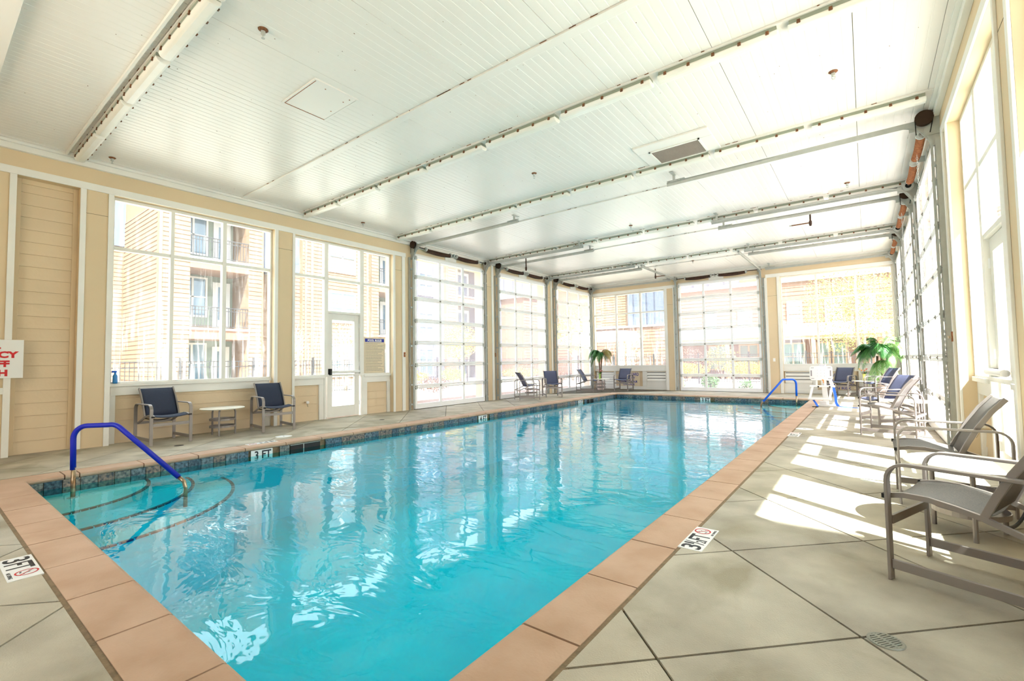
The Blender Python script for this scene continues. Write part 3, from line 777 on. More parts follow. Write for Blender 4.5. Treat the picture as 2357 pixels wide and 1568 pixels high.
for side in 'LR':
    for i, (a, b) in enumerate(GD):
        k += 1; W = b-a
        if side == 'L': loc, rz = (XL, a, 0), PI/2
        else: loc, rz = (XR, b, 0), -PI/2
        gdoor('door_%d' % k, loc, rz, W, '%s of the three glazed white overhead doors in the %s wall' % (pos[i], tn[side]))
        gtracks(loc, rz, W, 'galvanised overhead track pair of the %s door in the %s wall' % (pos[i], tn[side]))
        gspring(loc, rz, W, '%s torsion spring shaft above the %s overhead door in the %s wall' % ('shade-darkened brown' if side == 'L' else 'orange rusty', pos[i], tn[side]), RUST_SHADED if side == 'L' else RUSTO)
k += 1
gdoor('door_7', (-5.63, YF, 0), 0, 2.78, 'glazed white overhead door in the far wall')
gtracks((-5.63, YF, 0), 0, 2.78, 'galvanised overhead track pair of the far wall door')
gspring((-5.63, YF, 0), 0, 2.78, 'shade-darkened brown torsion spring shaft above the far wall overhead door', RUST_SHADED)
# chain hoists
for side in 'LR':
    for i, (a, b) in enumerate(GD):
        x = XL+.15 if side == 'L' else XR-.15
        r = empty('chain_hoist', (x, a-.12, 4.26)); tag(r, 'dark chain hoist wheel beside the %s overhead door in the %s wall' % (pos[i], tn[side]), 'chain hoist', 'chain hoists')
        MB().lathe([(.02, -.03), (.095, -.03), (.08, -.01), (.08, .01), (.095, .03), (.02, .03)], 24, (0, 0, 0), 'y').build('chain_wheel', mat('rusty_black', (64, 44, 30), .7, .4), r)
        sg = -1 if side == 'L' else 1
        MB().box(.0*sg, .15*sg, .035, .042, -.22, .10).build('mount_plate', GALV, r)
        MB().tube([(-.09, .0, 0), (-.085, 0, -.2)], .006, 6).tube([(.09, 0, 0), (.05, 0, -.2)], .006, 6).build('loop_chain', BLACK, r)
def chain(x, y, z0, z1, lb, sag=0):
    mb = MB(); n = int((z0-z1)/.034)
    for i in range(n):
        z = z0-i*.034; xx = x-sag*math.sin(PI*i/n); w_, h_ = .009, .021
        ax = i % 2
        pts = [(w_*math.cos(t), h_*math.sin(t)) for t in [PI/3*j for j in range(6)]]
        P = [(xx+(p[0] if ax else 0), y+(0 if ax else p[0]), z+p[1]) for p in pts]; P.append(P[0])
        mb.tube(P, .0028, 4, False)
    o = mb.build('hoist_chain', GALV); tag(o, lb, 'chain'); return o
chain(XR-.20, 8.42, 3.95, .35, 'long steel hoist chain hanging before the nearest right overhead door')
chain(XR-.06, 8.06, 1.5, .3, 'short return strand of hoist chain against the near right door post')
chain(XR-.20, 11.9, 4.0, .4, 'steel hoist chain hanging before the middle right overhead door')

# ------------------------------------------------------------------ patio chairs
def rail_prof():
    return [(.335, .437), (.26, .452), (.16, .452), (.06, .435), (-.04, .412), (-.16, .368), (-.26, .330), (-.33, .305)]
def make_chair(sling):
    r = empty('patio_chair')
    hw = .265
    for sy in (-1, 1):
        y = sy*hw
        path = [(.325, y, 0), (.325, y, .53)]+arc((.235, y, .53), .09, 0, PI/2, 6, 'xz')[1:]+arc((-.235, y, .53), .09, PI/2, PI, 6, 'xz')+[(-.325, y, 0)]
        MB().ribbon(path, (0, 1, 0), .046, .016).build('arm_and_leg_loop', FRAMEM, r, bevel=.003)
        MB().box(-.318, .318, y-.010, y+.010, .060, .108).build('skid', FRAMEM, r, bevel=.002)
        MB().ribbon([(p[0], sy*.232, p[1]) for p in rail_prof()], (0, 1, 0), .022, .026).build('seat_rail', FRAMEM, r)
        bp = [(-.045, sy*.232, .415), (-.09, sy*.232, .52), (-.15, sy*.232, .64), (-.225, sy*.232, .76), (-.31, sy*.232, .862)]
        MB().ribbon(bp, (0, 1, 0), .020, .034).build('back_rail', FRAMEM, r, bevel=.003)
    MB().box(.312, .328, -.242, .242, .288, .334).build('front_stretcher', FRAMEM, r, bevel=.002)
    MB().box(-.330, -.314, -.242, .242, .290, .330).build('rear_stretcher', FRAMEM, r, bevel=.002)
    MB().tube([(-.10, y, .395-.045*math.cos(y/.225*PI/2)) for y in [i*.045-.225 for i in range(11)]], .008, 6).build('sling_brace', BLACK, r)
    MB().tube([(.30, y, .44-.03*math.cos(y/.225*PI/2)) for y in [i*.045-.225 for i in range(11)]], .008, 6).build('front_bar', FRAMEM, r)
    for y in (-.25, .25): MB().box(.326, .352, y-.018, y+.018, .425, .449).build('end_cap', BLACK, r)
    def sheet(prof, name, m, dip, off):
        n = 8; mb = MB(); vs = []; fs = []
        for i, (x, z) in enumerate(prof):
            for j in range(n+1):
                t = j/n*2-1; vs.append((x, t*.224, z-dip*(1-t*t)))
        for i in range(len(prof)-1):
            for j in range(n): fs.append((i*(n+1)+j, i*(n+1)+j+1, (i+1)*(n+1)+j+1, (i+1)*(n+1)+j))
        mb.add(vs, fs); o = mb.build(name, m, r, smooth=True)
        s = o.modifiers.new('thick', 'SOLIDIFY'); s.thickness = .004; return o
    sheet([(.345, .440), (.30, .452), (.22, .463), (.14, .462), (.06, .448), (-.02, .430), (-.05, .424)], 'seat', sling, .022, 0)
    sheet([(-.052, .424), (-.09, .515), (-.15, .636), (-.225, .756), (-.30, .850), (-.312, .856)], 'backrest', sling, .0, 0)
    return r
CH = {'navy': make_chair(SLING)}
first = {'navy': True}
def chair(x, y, ang, kind, lb, grp):
    if kind not in CH:
        CH[kind] = make_chair({'grey': SLINGG, 'blue': SLINGB}[kind]); first[kind] = True
    o = CH[kind] if first[kind] else copy_tree(CH[kind]); first[kind] = False
    o.location = (x, y, .001); o.rotation_euler = (0, 0, R(ang)); tag(o, lb, 'chair', grp)
gl, gr = 'chairs along the left side of the pool', 'chairs along the right side of the pool'
chair(-9.0, 2.55, 3, 'navy', 'navy sling armchair left of the small table under the big left window', gl)
chair(-8.894, 4.225, -6.6, 'navy', 'navy sling armchair right of the small table under the big left window', gl)
chair(-8.52, 11.91, 54, 'blue', 'sling armchair seen from its side before the middle left overhead door', gl)
chair(-8.49, 13.32, -45.6, 'blue', 'blue sling armchair facing the camera between the middle and farthest left doors', gl)
chair(-8.53, 15.84, 12, 'blue', 'blue sling armchair beside the potted palm in the far left corner', gl)
chair(-7.565, 17.05, -85, 'blue', 'blue sling armchair standing in front of the painted lifeguard sign', gl)
chair(-.62, 17.33, -108, 'blue', 'blue sling armchair behind the white pool lift at the far wall', gr)
chair(.33, 16.6, 207, 'blue', 'blue sling armchair under the palm in the far right corner', gr)
chair(.283, 10.55, 210, 'blue', 'blue sling armchair of the overlapping pair by the right doors, turned to the camera', gr)
chair(.27, 9.1, 166, 'grey', 'pale sling armchair of the overlapping pair by the right doors, seen from the side', gr)
chair(.5, 5.2, 180, 'grey', 'grey sling armchair behind the round table near the right wall door', gr)
chair(.459, 3.389, 158.7, 'grey', 'large grey sling armchair in the right foreground', gr)

def make_table():
    r = empty('side_table')
    MB().lathe([(.30, .452), (.335, .458), (.340, .466), (.335, .474), (.02, .476)], 40).build('tabletop', TOPM, r, smooth=False)
    for k in range(3):
        a = k*2*PI/3+.3; c, s = math.cos(a), math.sin(a)
        MB().tube([(c*.205, s*.205, 0), (c*.205, s*.205, .39), (c*.195, s*.195, .425), (c*.165, s*.165, .445), (c*.08, s*.08, .448)], .0145, 8).build('leg', FRAMEM, r)
    for z in (.155, .275):
        MB().lathe([(.192, z-.018), (.196, z-.018), (.196, z+.016), (.190, z+.016), (.188, z-.008), (.01, z-.008)], 32).build('shelf', FRAMEM, r)
    return r
tp = make_table(); ft = True
for (x, y, rz, lb) in ((-9.0, 3.41, 1.2, 'round white topped side table between the two navy chairs'), (-8.95, 12.72, .2, 'round white topped side table behind the side-on chair at the left doors'),
                       (-8.25, 16.47, .9, 'round side table holding the vase in the far left corner'), (.513, 4.376, .2, 'round white side table in the right foreground between two chairs'),
                       (.52, 9.83, .7, 'round side table between the overlapping chairs by the right doors'), (-.05, 17.2, .4, 'round side table holding the vase in the far right corner')):
    o = tp if ft else copy_tree(tp); ft = False
    o.location = (x, y, .001); o.rotation_euler = (0, 0, rz); tag(o, lb, 'table', 'round side tables')

# vases with flowers
def vase(loc, cols, lb, vm, lean=0):
    r = empty('flower_vase', loc); tag(r, lb, 'vase')
    MB().lathe([(.03, 0), (.035, .02), (.028, .08), (.03, .15), (.045, .20), (.04, .20), (.026, .15)], 16).build('vase', vm, r, smooth=True)
    mb = MB(); heads = []
    rnd = random.Random(len(lb))
    for i in range(len(cols)):
        a = i*2*PI/len(cols)+.4; e = (.09*math.cos(a)+lean, .09*math.sin(a), .28+.05*rnd.random()); heads.append(e)
        mb.tube([(0, 0, .1), (e[0]*.4, e[1]*.4, .2), e], .003, 5)
        mb.add([(e[0]*.3, e[1]*.3, .17), (e[0]*.8+.02, e[1]*.8, .23), (e[0]*.9, e[1]*.9, .27), (e[0]*.5-.01, e[1]*.5+.02, .22)], [(0, 1, 2, 3)])
    mb.build('stem', GRN, r)
    for e, c in zip(heads, cols):
        h = MB()
        for k in range(6):
            a = k*PI/3; p = (math.cos(a), math.sin(a))
            h.add([(e[0], e[1], e[2]-.01), (e[0]+p[0]*.022-p[1]*.012, e[1]+p[1]*.022+p[0]*.012, e[2]+.015), (e[0]+p[0]*.03, e[1]+p[1]*.03, e[2]+.035), (e[0]+p[0]*.022+p[1]*.012, e[1]+p[1]*.022-p[0]*.012, e[2]+.015)], [(0, 1, 2, 3)])
        h.build('flower', mat('petal_%d_%d_%d' % c, c, .6), r)
    return r
vase((-8.28, 16.45, .478), [(210, 40, 70), (240, 240, 230), (220, 60, 90), (236, 232, 220), (214, 60, 60)], 'green vase of pink and white flowers on the far left side table', mat('green_vase', (150, 196, 84), .2))
vase((-.08, 17.15, .478), [(240, 60, 20), (250, 150, 20), (250, 190, 40), (240, 110, 30)], 'pale yellow vase of orange flowers on the far right side table', mat('yellow_vase', (240, 232, 120), .2), -.02)

# ------------------------------------------------------------------ potted palms
def palm(loc, lb, trunks, fronds, pot_r=.2):
    r = empty('potted_palm', loc); tag(r, lb, 'potted palm')
    MB().lathe([(pot_r*.75, 0), (pot_r, .34), (pot_r*1.05, .36), (pot_r*.95, .37), (pot_r*.9, .33)], 24).build('pot', POTM, r)
    MB().lathe([(.01, .33), (pot_r*.9, .335), (pot_r*.9, .33)], 20).build('soil', SOIL, r)
    for t in trunks: MB().tube(t[0], .03, 8, True, t[1]).build('trunk', TRUNKP, r, smooth=True)
    rnd = random.Random(11)
    for (o, az, ln, rise, droop, m) in fronds:
        mb = MB(); pts = []; N = 16
        for i in range(N+1):
            t = i/N; d = ln*t*(1-.18*t*droop)
            pts.append(Vector((o[0]+math.cos(az)*d, o[1]+math.sin(az)*d, o[2]+rise*ln*t*1.3-droop*ln*t*t*1.1)))
        mb.tube(pts, .006, 4, False, [.010*(1-.8*i/N)+.001 for i in range(N+1)])
        side = Vector((-math.sin(az), math.cos(az), 0))
        for i in range(2, N*3):
            t = i/(N*3); k = min(int(t*N), N-1); p = pts[k].lerp(pts[k+1], t*N-k); tg = (pts[k+1]-pts[k]).normalized()
            L = ln*.36*math.sin(PI*min(1, t*.9+.12))+.03
            for sg in (-1, 1):
                e = p+(side*sg*.75+tg*.55).normalized()*L*.8+Vector((0, 0, -L*(.35+.3*rnd.random())))
                mid = p.lerp(e, .5)+Vector((0, 0, L*.10)); wv = tg*.008
                mb.add([p-wv, p+wv, mid+wv*1.2, e, mid-wv*1.2], [(0, 1, 2, 3, 4)])
        mb.build('frond', m, r)
    return r
rn = random.Random(5)
tw = [([(0, 0, .3), (.02, 0, .7), (.05, .0, 1.1), (.06, .02, 1.45)], [.035, .03, .028, .045]), ([(-.04, .02, .3), (-.05, .03, .9), (-.06, .03, 1.25)], [.03, .028, .04])]
fr = []
for i in range(14):
    az = [2.6, 3.0, 3.5, 2.2, 3.9, 1.6, 4.4, -.1, .25, .6, -.5, 5.0, 1.0, 3.2][i]
    right = math.cos(az-.3) > .3
    fr.append(((.04, .0, 1.42), az, .55+.2*rn.random(), .75 if i % 2 else 1.0, 1.25+.3*rn.random(), PALMY if right else GREEN))
palm((-8.62, 17.2, 0), 'slim potted palm with green and yellowing fronds in the far left corner', tw, fr, .17)
fr = []
for i in range(30):
    az = i*2.4; fr.append(((.0+.1*math.cos(az), .08*math.sin(az), 1.30+.12*rn.random()), az, .55+.22*rn.random(), .55+.75*rn.random(), 1.0+.6*rn.random(), GREEN if math.cos(az-3.1) > -.45 else mat('palm_light_green', (150, 190, 110), .5, rgb2=(110, 165, 90), scale=6)))
for i in range(5):
    az = 2.6+i*.8; fr.append(((.05, 0, 1.05), az, .6, .3, 1.6, mat('palm_light_green', (150, 190, 110))))
palm((.33, 17.35, 0), 'bushy potted palm with drooping green fronds in the far right corner', [([(0, 0, .3), (.03, 0, .8), (.02, 0, 1.35)], [.04, .03, .04]), ([(.1, 0, .3), (.16, 0, .8), (.14, 0, 1.25)], [.03, .025, .03]), ([(-.08, 0, .3), (-.1, 0, .8), (-.08, 0, 1.2)], [.03, .025, .03])], fr, .22)

# ------------------------------------------------------------------ pool handrails
def handrail(p0, dv, lb, m):
    d = Vector((dv[0], dv[1], 0)).normalized(); r = empty('pool_handrail', (p0[0], p0[1], -.137)); tag(r, lb, 'handrail')
    def P(a, z): return (d.x*a, d.y*a, z+.137)
    def bend(c, rad, a0, a1, n=8): return [P(c[0]+rad*math.cos(a0+(a1-a0)*i/n), c[1]+rad*math.sin(a0+(a1-a0)*i/n)) for i in range(n+1)]
    sl = math.atan2(.58+.137, 1.19-.42)
    a_end = 1.20; zz = -.06
    top = [P(-.005, .10), P(-.01, .40)]+bend((.125, .435), .135, PI, PI/2)+[P(.33, .572)]+bend((.36, .44), .135, PI/2, PI/2-sl, 6)
    c = (.36+.135*math.cos(PI/2-sl), .44+.135*math.sin(PI/2-sl)); L = (c[1]-(-.03))/math.sin(sl)
    end = (c[0]+L*math.cos(sl), -.03)
    MB().tube(top+[P(*end)], .026, 14).build('foam_grip', m, r, smooth=True)
    MB().tube([P(0, -.30), P(0, .12)], .021, 14).build('post', CHROME, r, smooth=True)
    e2 = (end[0]+.07*math.cos(sl), end[1]-.07*math.sin(sl))
    MB().tube([P(*end), P(*e2), P(e2[0]+.02, -.16), P(e2[0]+.02, -.36)], .020, 12).build('lower_post', CHROME, r, smooth=True)
    MB().lathe([(.05, -.07), (.05, -.06), (.03, -.055)], 20).build('escutcheon', GALV, r)
handrail((-6.905, 1.152), (.846, .829), 'pool handrail with dark blue foam grip at the near left steps', BLUEP)
handrail((-1.63, 15.422), (-.825, -.884), 'pool handrail with bright blue foam grip at the far right steps', BLUEP2)

# ------------------------------------------------------------------ pool lift chair
r = empty('pool_lift', (-.86, 13.6, 0), R(0)); tag(r, 'white pool lift chair with blue strap at the far right corner of the pool', 'pool lift')
def plate_with_slots():
    mb = MB(); hw_, hh = .235, .175; n = 6; out = []
    for cx_, cz, a0 in ((hw_-.06, hh-.06, 0), (-hw_+.06, hh-.06, PI/2), (-hw_+.06, -hh+.06, PI), (hw_-.06, -hh+.06, 1.5*PI)):
        for i in range(n+1): out.append((cx_+.06*math.cos(a0+PI/2*i/n), cz+.06*math.sin(a0+PI/2*i/n)))
    mb.prism(out, 1, -.015, .015); return mb
o = plate_with_slots().build('back_panel', PLASTW, r, bevel=.006); o.location = (-.04, -.04, .80)
mb = MB()
for sx in (-1, 1): mb.box(sx*.195-.012, sx*.195+.012, -.018, -.0155, -.07, .07)
for x, z in ((-.17, .13), (.17, .13), (-.17, -.13), (.17, -.13)): mb.box(x-.03, x+.03, -.0175, -.0155, z-.006, z+.006)
for i in range(3):
    for j in range(3): mb.cyl((-.07+i*.07, -.0175, -.07+j*.07), (-.07+i*.07, -.0155, -.07+j*.07), .005, 6)
o = mb.build('slot', mat('slot_grey', (150, 140, 144), .7), r); o.location = (-.04, -.04, .80)
mb = MB(); mb.box(-.28, .23, -.12, .08, .465, .50); mb.build('seat_shelf', PLASTW, r, bevel=.008)
mb = MB()
for x in (-.10, .13): mb.cyl((x, -.125, .475), (x, -.118, .475), .018, 12)
mb.build('shelf_cap', BLACK, r)
for x0, x1, nm in ((-.23, -.28, 'leg_support'), (.16, .12, 'leg_support')):
    mb = MB(); mb.add([(x0-.02, -.10, .47), (x0+.03, -.10, .47), (x0+.03, -.05, .47), (x0-.02, -.05, .47), (x1-.02, -.26, .20), (x1+.03, -.26, .20), (x1+.03, -.2, .20), (x1-.02, -.2, .20)],
        [(0, 1, 2, 3), (4, 5, 6, 7), (0, 1, 5, 4), (1, 2, 6, 5), (2, 3, 7, 6), (3, 0, 4, 7)]); mb.build(nm, PLASTW, r, bevel=.004)
MB().box(-.31, .16, -.32, -.10, .165, .205).build('footrest', PLASTW, r, bevel=.008)
for x0, x1 in ((-.14, -.14), (.03, .03)): MB().box(x0-.02, x0+.02, -.02, .02, .49, .66).build('upright', PLASTW, r, bevel=.004)
MB().add([(-.05, 0, .64), (.05, 0, .64), (.05, .05, .64), (-.05, .05, .64), (-.02, .02, .04), (.09, .02, .04), (.09, .10, .04), (-.02, .10, .04)],
        [(0, 1, 2, 3), (4, 5, 6, 7), (0, 1, 5, 4), (1, 2, 6, 5), (2, 3, 7, 6), (3, 0, 4, 7)]).build('mast', PLASTW, r, bevel=.005)
MB().tube([(.12, .04, .64), (.18, .06, .40), (.25, .05, .12), (.25, .03, .04)], .022, 10).build('arm_tube', PLASTW, r)
MB().tube([(.16, .06, .62), (.21, .10, .44)], .016, 8).build('side_arm', PLASTW, r)
MB().box(-.16, .26, -.10, .16, .0, .035).build('base_plate', PLASTW, r, bevel=.006)
MB().box(-.10, .05, -.02, .10, .035, .12).build('base_post', PLASTW, r, bevel=.01)
MB().box(-.07, .07, -.03, .03, .975, 1.01).box(.03, .06, -.035, .035, .97, 1.015).build('head_bracket', mat('lift_grey', (216, 216, 224), .4), r, bevel=.006)
MB().box(-.003, .012, -.07, -.05, .56, .64).box(-.02, .0, -.07, -.05, .62, .65).build('orange_tag', mat('orange_tag', (240, 150, 60), .5), r)
MB().ribbon([(.20, -.10, .47), (.22, -.12, .36), (.24, -.14, .24), (.245, -.16, .10), (.28, -.19, .03), (.36, -.22, .02), (.46, -.24, .012), (.60, -.24, .008), (.74, -.22, .008)], (.85, .3, .15), .055, .004).build('strap', STRAP, r)
MB().ribbon([(-.20, -.26, .165), (-.15, -.32, .09), (-.11, -.36, .012)], (.8, .5, 0), .05, .004).build('strap', STRAP, r)
MB().box(-.22, -.10, -.40, -.34, .0, .02).build('buckle', BLACK, r, bevel=.004)

# ------------------------------------------------------------------ signs and lettering
MF = Matrix(((1, 0, 0, 0), (0, 0, -1, 0), (0, 1, 0, 0), (0, 0, 0, 1)))        # faces -Y
ML = Matrix(((0, 0, 1, 0), (1, 0, 0, 0), (0, 1, 0, 0), (0, 0, 0, 1)))         # faces +X, reads along +Y
def T(x, y, z): return Matrix.Translation((x, y, z))
# emergency sign on the left wall
r = empty('emergency_sign', (XL+.03, .55, 1.08)); tag(r, 'white emergency sign with bold red letters at the left picture edge', 'sign')
MB().box(0, .006, -.46, .46, 0, .526).build('board', SIGNW, r, bevel=.002)
for s, z, wdt in (('POOL', .405, .40), ('EMERGENCY', .282, .80), ('SHUT-OFF', .158, .56), ('SWITCH', .033, .50)):
    t = text_obj('lettering', s, .115, RED, r, T(.0075, 0, z) @ ML, bold=.006, sx=1.0, align='RIGHT')
    vx = [v.co.y for v in t.data.vertices]; x0, x1 = min(vx), max(vx); tgt = wdt; sc_ = tgt/(x1-x0); right = {'EMERGENCY': .415, 'SHUT-OFF': .33, 'SWITCH': .312, 'POOL': .245}[s]
    for v in t.data.vertices: v.co.y = right-(x1-v.co.y)*sc_
# pool rules
r = empty('pool_rules_sign', (XL+RC+.02, 6.935, .96)); tag(r, 'cream pool rules sign with blue heading in the window beside the door', 'sign')
MB().box(0, .006, -.30, .30, 0, .875).build('board', SIGNC, r, bevel=.002)
MB().box(.006, .008, -.275, .275, .765, .845).build('heading_band', BLUEI, r)
t = text_obj('lettering', 'POOL RULES', .072, SIGNW, r, T(.009, 0, .778) @ ML, bold=.0035, sx=.98, align='CENTER')
mb = MB(); 
for a, b, c, d in ((-.278, -.274, .03, .76), (.274, .278, .03, .76), (-.278, .278, .03, .034)): mb.box(.006, .0072, a, b, c, d)
z = .735; rr = random.Random(3)
while z > .06:
    x = -.245; mb.box(.006, .0072, -.265, -.258, z, z+.008); e = rr.uniform(.05, .25) if rr.random() < .35 else rr.uniform(.17, .26)
    while x < e: l = rr.uniform(.012, .04); mb.box(.006, .0072, x, min(x+l, e+.01), z, z+.009); x += l+.007
    z -= rr.choice((.024, .026, .032))
mb.build('print', GREYI, r)
# painted notices on the far wall siding
def notice(x0, x1, lines, lb):
    r = empty('wall_notice', ((x0+x1)/2, YF+.09, .14)); tag(r, lb, 'sign')
    MB().box(-(x1-x0)/2, (x1-x0)/2, -.006, 0, 0, .565).build('board', SIGNC, r, bevel=.002)
    for s, z, size, wd in lines:
        t = text_obj('lettering', s, size, BLUEI, r, T(0, -.0075, z) @ MF, bold=.003 if size > .12 else .0015, align='CENTER')
        vx = [v.co.x for v in t.data.vertices]; k = wd/(max(vx)-min(vx)); c = (max(vx)+min(vx))/2
        for v in t.data.vertices: v.co.x = (v.co.x-c)*k
notice(-8.20, -7.29, (('NO LIFEGUARD', .41, .17, .84), ('ON DUTY', .255, .17, .52), ('SWIM AT YOUR', .13, .125, .72), ('OWN RISK', .02, .115, .50)), 'cream notice with blue lettering behind the far left chair')
notice(-1.15, -.30, (('SHALLOW WATER', .43, .13, .78), ('NO DIVING', .24, .20, .76), ('SWIM AT YOUR', .125, .10, .72), ('OWN RISK', .02, .10, .62)), 'cream notice with blue lettering behind the chair beside the pool lift')
# depth markers on the deck
def no_diving(mbR, mbK, c, rad, M):
    """red ring with slash and a small diver"""
    n = 28
    def A(vs, fs, mb): mb.add([M @ Vector(v) for v in vs], fs)
    vs = []
    for i in range(n):
        a = 2*PI*i/n
        for rr_ in (rad, rad*.84): vs.append((c[0]+rr_*math.cos(a), c[1]+rr_*math.sin(a), .0006))
    A(vs, [(2*i, 2*((i+1) % n), 2*((i+1) % n)+1, 2*i+1) for i in range(n)], mbR)
    d = rad*.88; w_ = rad*.06; q = (.7071, -.7071); p = (q[1], -q[0])
    A([(c[0]-q[0]*d-p[0]*w_, c[1]-q[1]*d-p[1]*w_, .0008), (c[0]+q[0]*d-p[0]*w_, c[1]+q[1]*d-p[1]*w_, .0008), (c[0]+q[0]*d+p[0]*w_, c[1]+q[1]*d+p[1]*w_, .0008), (c[0]-q[0]*d+p[0]*w_, c[1]-q[1]*d+p[1]*w_, .0008)], [(0, 1, 2, 3)], mbR)
    def seg(x0, y0, x1, y1, w2):
        dx, dy = x1-x0, y1-y0; l = math.hypot(dx, dy); nx, ny = -dy/l*w2, dx/l*w2
        A([(c[0]+(x0+nx)*rad, c[1]+(y0+ny)*rad, .0007), (c[0]+(x1+nx)*rad, c[1]+(y1+ny)*rad, .0007), (c[0]+(x1-nx)*rad, c[1]+(y1-ny)*rad, .0007), (c[0]+(x0-nx)*rad, c[1]+(y0-ny)*rad, .0007)], [(0, 1, 2, 3)], mbK)
    seg(-.5, .45, .05, .0, .06); seg(.05, 0, .35, -.35, .05); seg(-.05, .1, .25, .25, .03); seg(-.6, .2, -.3, .4, .03); seg(.3, -.3, .5, -.25, .06); seg(-.6, -.4, -.1, -.45, .03); seg(-.5, -.5, 0, -.55, .03)
def marker(org, ang, txt, lb, Lm=.435, Wm=.148, dive=True):
    """tile lying on the deck; org = lower-left of the writing, ang = reading direction"""
    r = empty('depth_marker', (*org, .0), ang); tag(r, lb, 'depth marker')
    MB().box(0, Lm, 0, Wm, -.01, .003).build('tile', SIGNW, r, bevel=.001)
    M = Matrix.Translation((0, 0, .0035))
    for s, x0, x1, z0, z1 in txt:
        t = text_obj('lettering', s, .13, INK, r, M, bold=(.0 if s == '/' else .0022), depth=.0003)
        xs_ = [v.co.x for v in t.data.vertices]; ys_ = [v.co.y for v in t.data.vertices]
        for v in t.data.vertices:
            v.co.x = x0+(v.co.x-min(xs_))/(max(xs_)-min(xs_))*(x1-x0); v.co.y = z0+(v.co.y-min(ys_))/(max(ys_)-min(ys_))*(z1-z0)
    if dive:
        R_, K = MB(), MB(); no_diving(R_, K, (.358, .088), .052, M); R_.build('ring', RED, r); K.build('diver', INK, r)
marker((-1.010+.148, 3.035), PI/2, (('3', .015, .085, .015, .135), ('1', .095, .115, .075, .135), ('/', .108, .142, .015, .135), ('2', .140, .168, .015, .075), ('FT', .175, .285, .015, .135), ('NO DIVING', .305, .415, .008, .024)),
       'white deck tile reading 3 1/2 FT with no diving symbol on the right deck')
marker((-4.352, .386), 0, (('3', .025, .105, .015, .135), ('FT', .13, .275, .015, .135), ('NO DIVING', .30, .42, .008, .026)), 'white deck tile reading 3 FT at the near edge, left picture edge', .465)
marker((-.862, 8.20), PI/2, (('3 1/2', .015, .15, .02, .13), ('FT', .17, .27, .02, .13), ('NO DIVING', .305, .415, .008, .024)), 'small white deck marker on the right deck, seen flat beyond the sunny patches')
marker((-7.575, 3.62), -PI/2, (('3', .015, .10, .02, .13), ('FT', .13, .27, .02, .13), ('NO DIVING', .30, .42, .008, .026)), 'white depth marker tile on the left deck behind the waterline 3 FT tile')
# depth tiles in the waterline
def wl_tile(side, a0, a1, s, lb):
    r = empty('waterline_marker', (P1, a0, -.20) if side == 'L' else (a0, Q2, -.20)); tag(r, lb, 'depth marker')
    W_ = a1-a0; H_ = .145
    if side == 'L': MB().box(0, .014, 0, W_, 0, H_).build('tile', SIGNW, r); MM = T(.0145, 0, 0) @ ML; ax = 1
    else: MB().box(0, W_, -.014, 0, 0, H_).build('tile', SIGNW, r); MM = T(0, -.0145, 0) @ MF; ax = 0
    t = text_obj('lettering', s, .13, INK, r, MM, bold=.003, depth=.0004)
    c = [v.co[ax] for v in t.data.vertices]; zz = [v.co.z for v in t.data.vertices]
    for v in t.data.vertices:
        v.co[ax] = .05+(v.co[ax]-min(c))/(max(c)-min(c))*(W_-.07); v.co.z = .015+(v.co.z-min(zz))/(max(zz)-min(zz))*.118
wl_tile('L', 3.13, 3.44, '3 FT', 'white 3 FT waterline tile nearest the camera on the left pool side')
wl_tile('L', 8.16, 8.46, '4 FT', 'white 4 FT waterline tile halfway along the left pool side')
wl_tile('L', 12.87, 13.15, '3 FT', 'white 3 FT waterline tile farthest along the left pool side')
wl_tile('F', -4.33, -4.02, '3 FT', 'white 3 FT waterline tile in the far pool side')

# ------------------------------------------------------------------ deck fittings and small things
def floor_drain(x, y, rad, lb, rot=0, m=GALV):
    r = empty('floor_drain', (x, y, .001), rot); tag(r, lb, 'drain')
    MB().lathe([(rad*.86, 0), (rad*.86, .003), (rad, .003), (rad+.004, 0)], 32).build('rim', m, r)
    MB().lathe([(rad*.86, -.004), (.001, -.004)], 24).build('pit', BLACK, r)
    mb = MB(); mb.box(-.007, .007, -rad*.86, rad*.86, 0, .003)
    k = -4
    while k <= 4:
        yy = k*rad*.19; hw_ = math.sqrt(max(.0001, (rad*.86)**2-yy*yy)); mb.box(-hw_, hw_, yy-.004, yy+.004, -.001, .0028); k += 1
    mb.build('grate', m, r)
floor_drain(.017, 2.538, .062, 'round slotted metal floor drain in the right foreground', .9, mat('drain_metal', (140, 140, 128), .5, .4))
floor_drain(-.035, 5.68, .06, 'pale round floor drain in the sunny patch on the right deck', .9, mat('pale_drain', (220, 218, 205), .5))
floor_drain(-8.376, 2.578, .06, 'dark round floor drain in front of the left navy chair', 0, mat('drain_dark', (60, 56, 48), .5, .3))
floor_drain(-8.3, 6.25, .05, 'small dark floor drain in front of the left glazed door', 0, mat('drain_dark', (60, 56, 48)))
for x, y, lb in ((-7.86, 3.92, 'round white skimmer lid on the left deck'), (-.87, 9.16, 'round pale skimmer lid on the right deck')):
    r = empty('skimmer_lid', (x, y, 0)); tag(r, lb, 'lid')
    MB().lathe([(.001, .004), (.11, .004), (.13, .0005)], 32).build('lid', SIGNW, r); MB().box(-.02, .02, -.006, .006, .004, .007).build('finger_grip', GREYI, r)
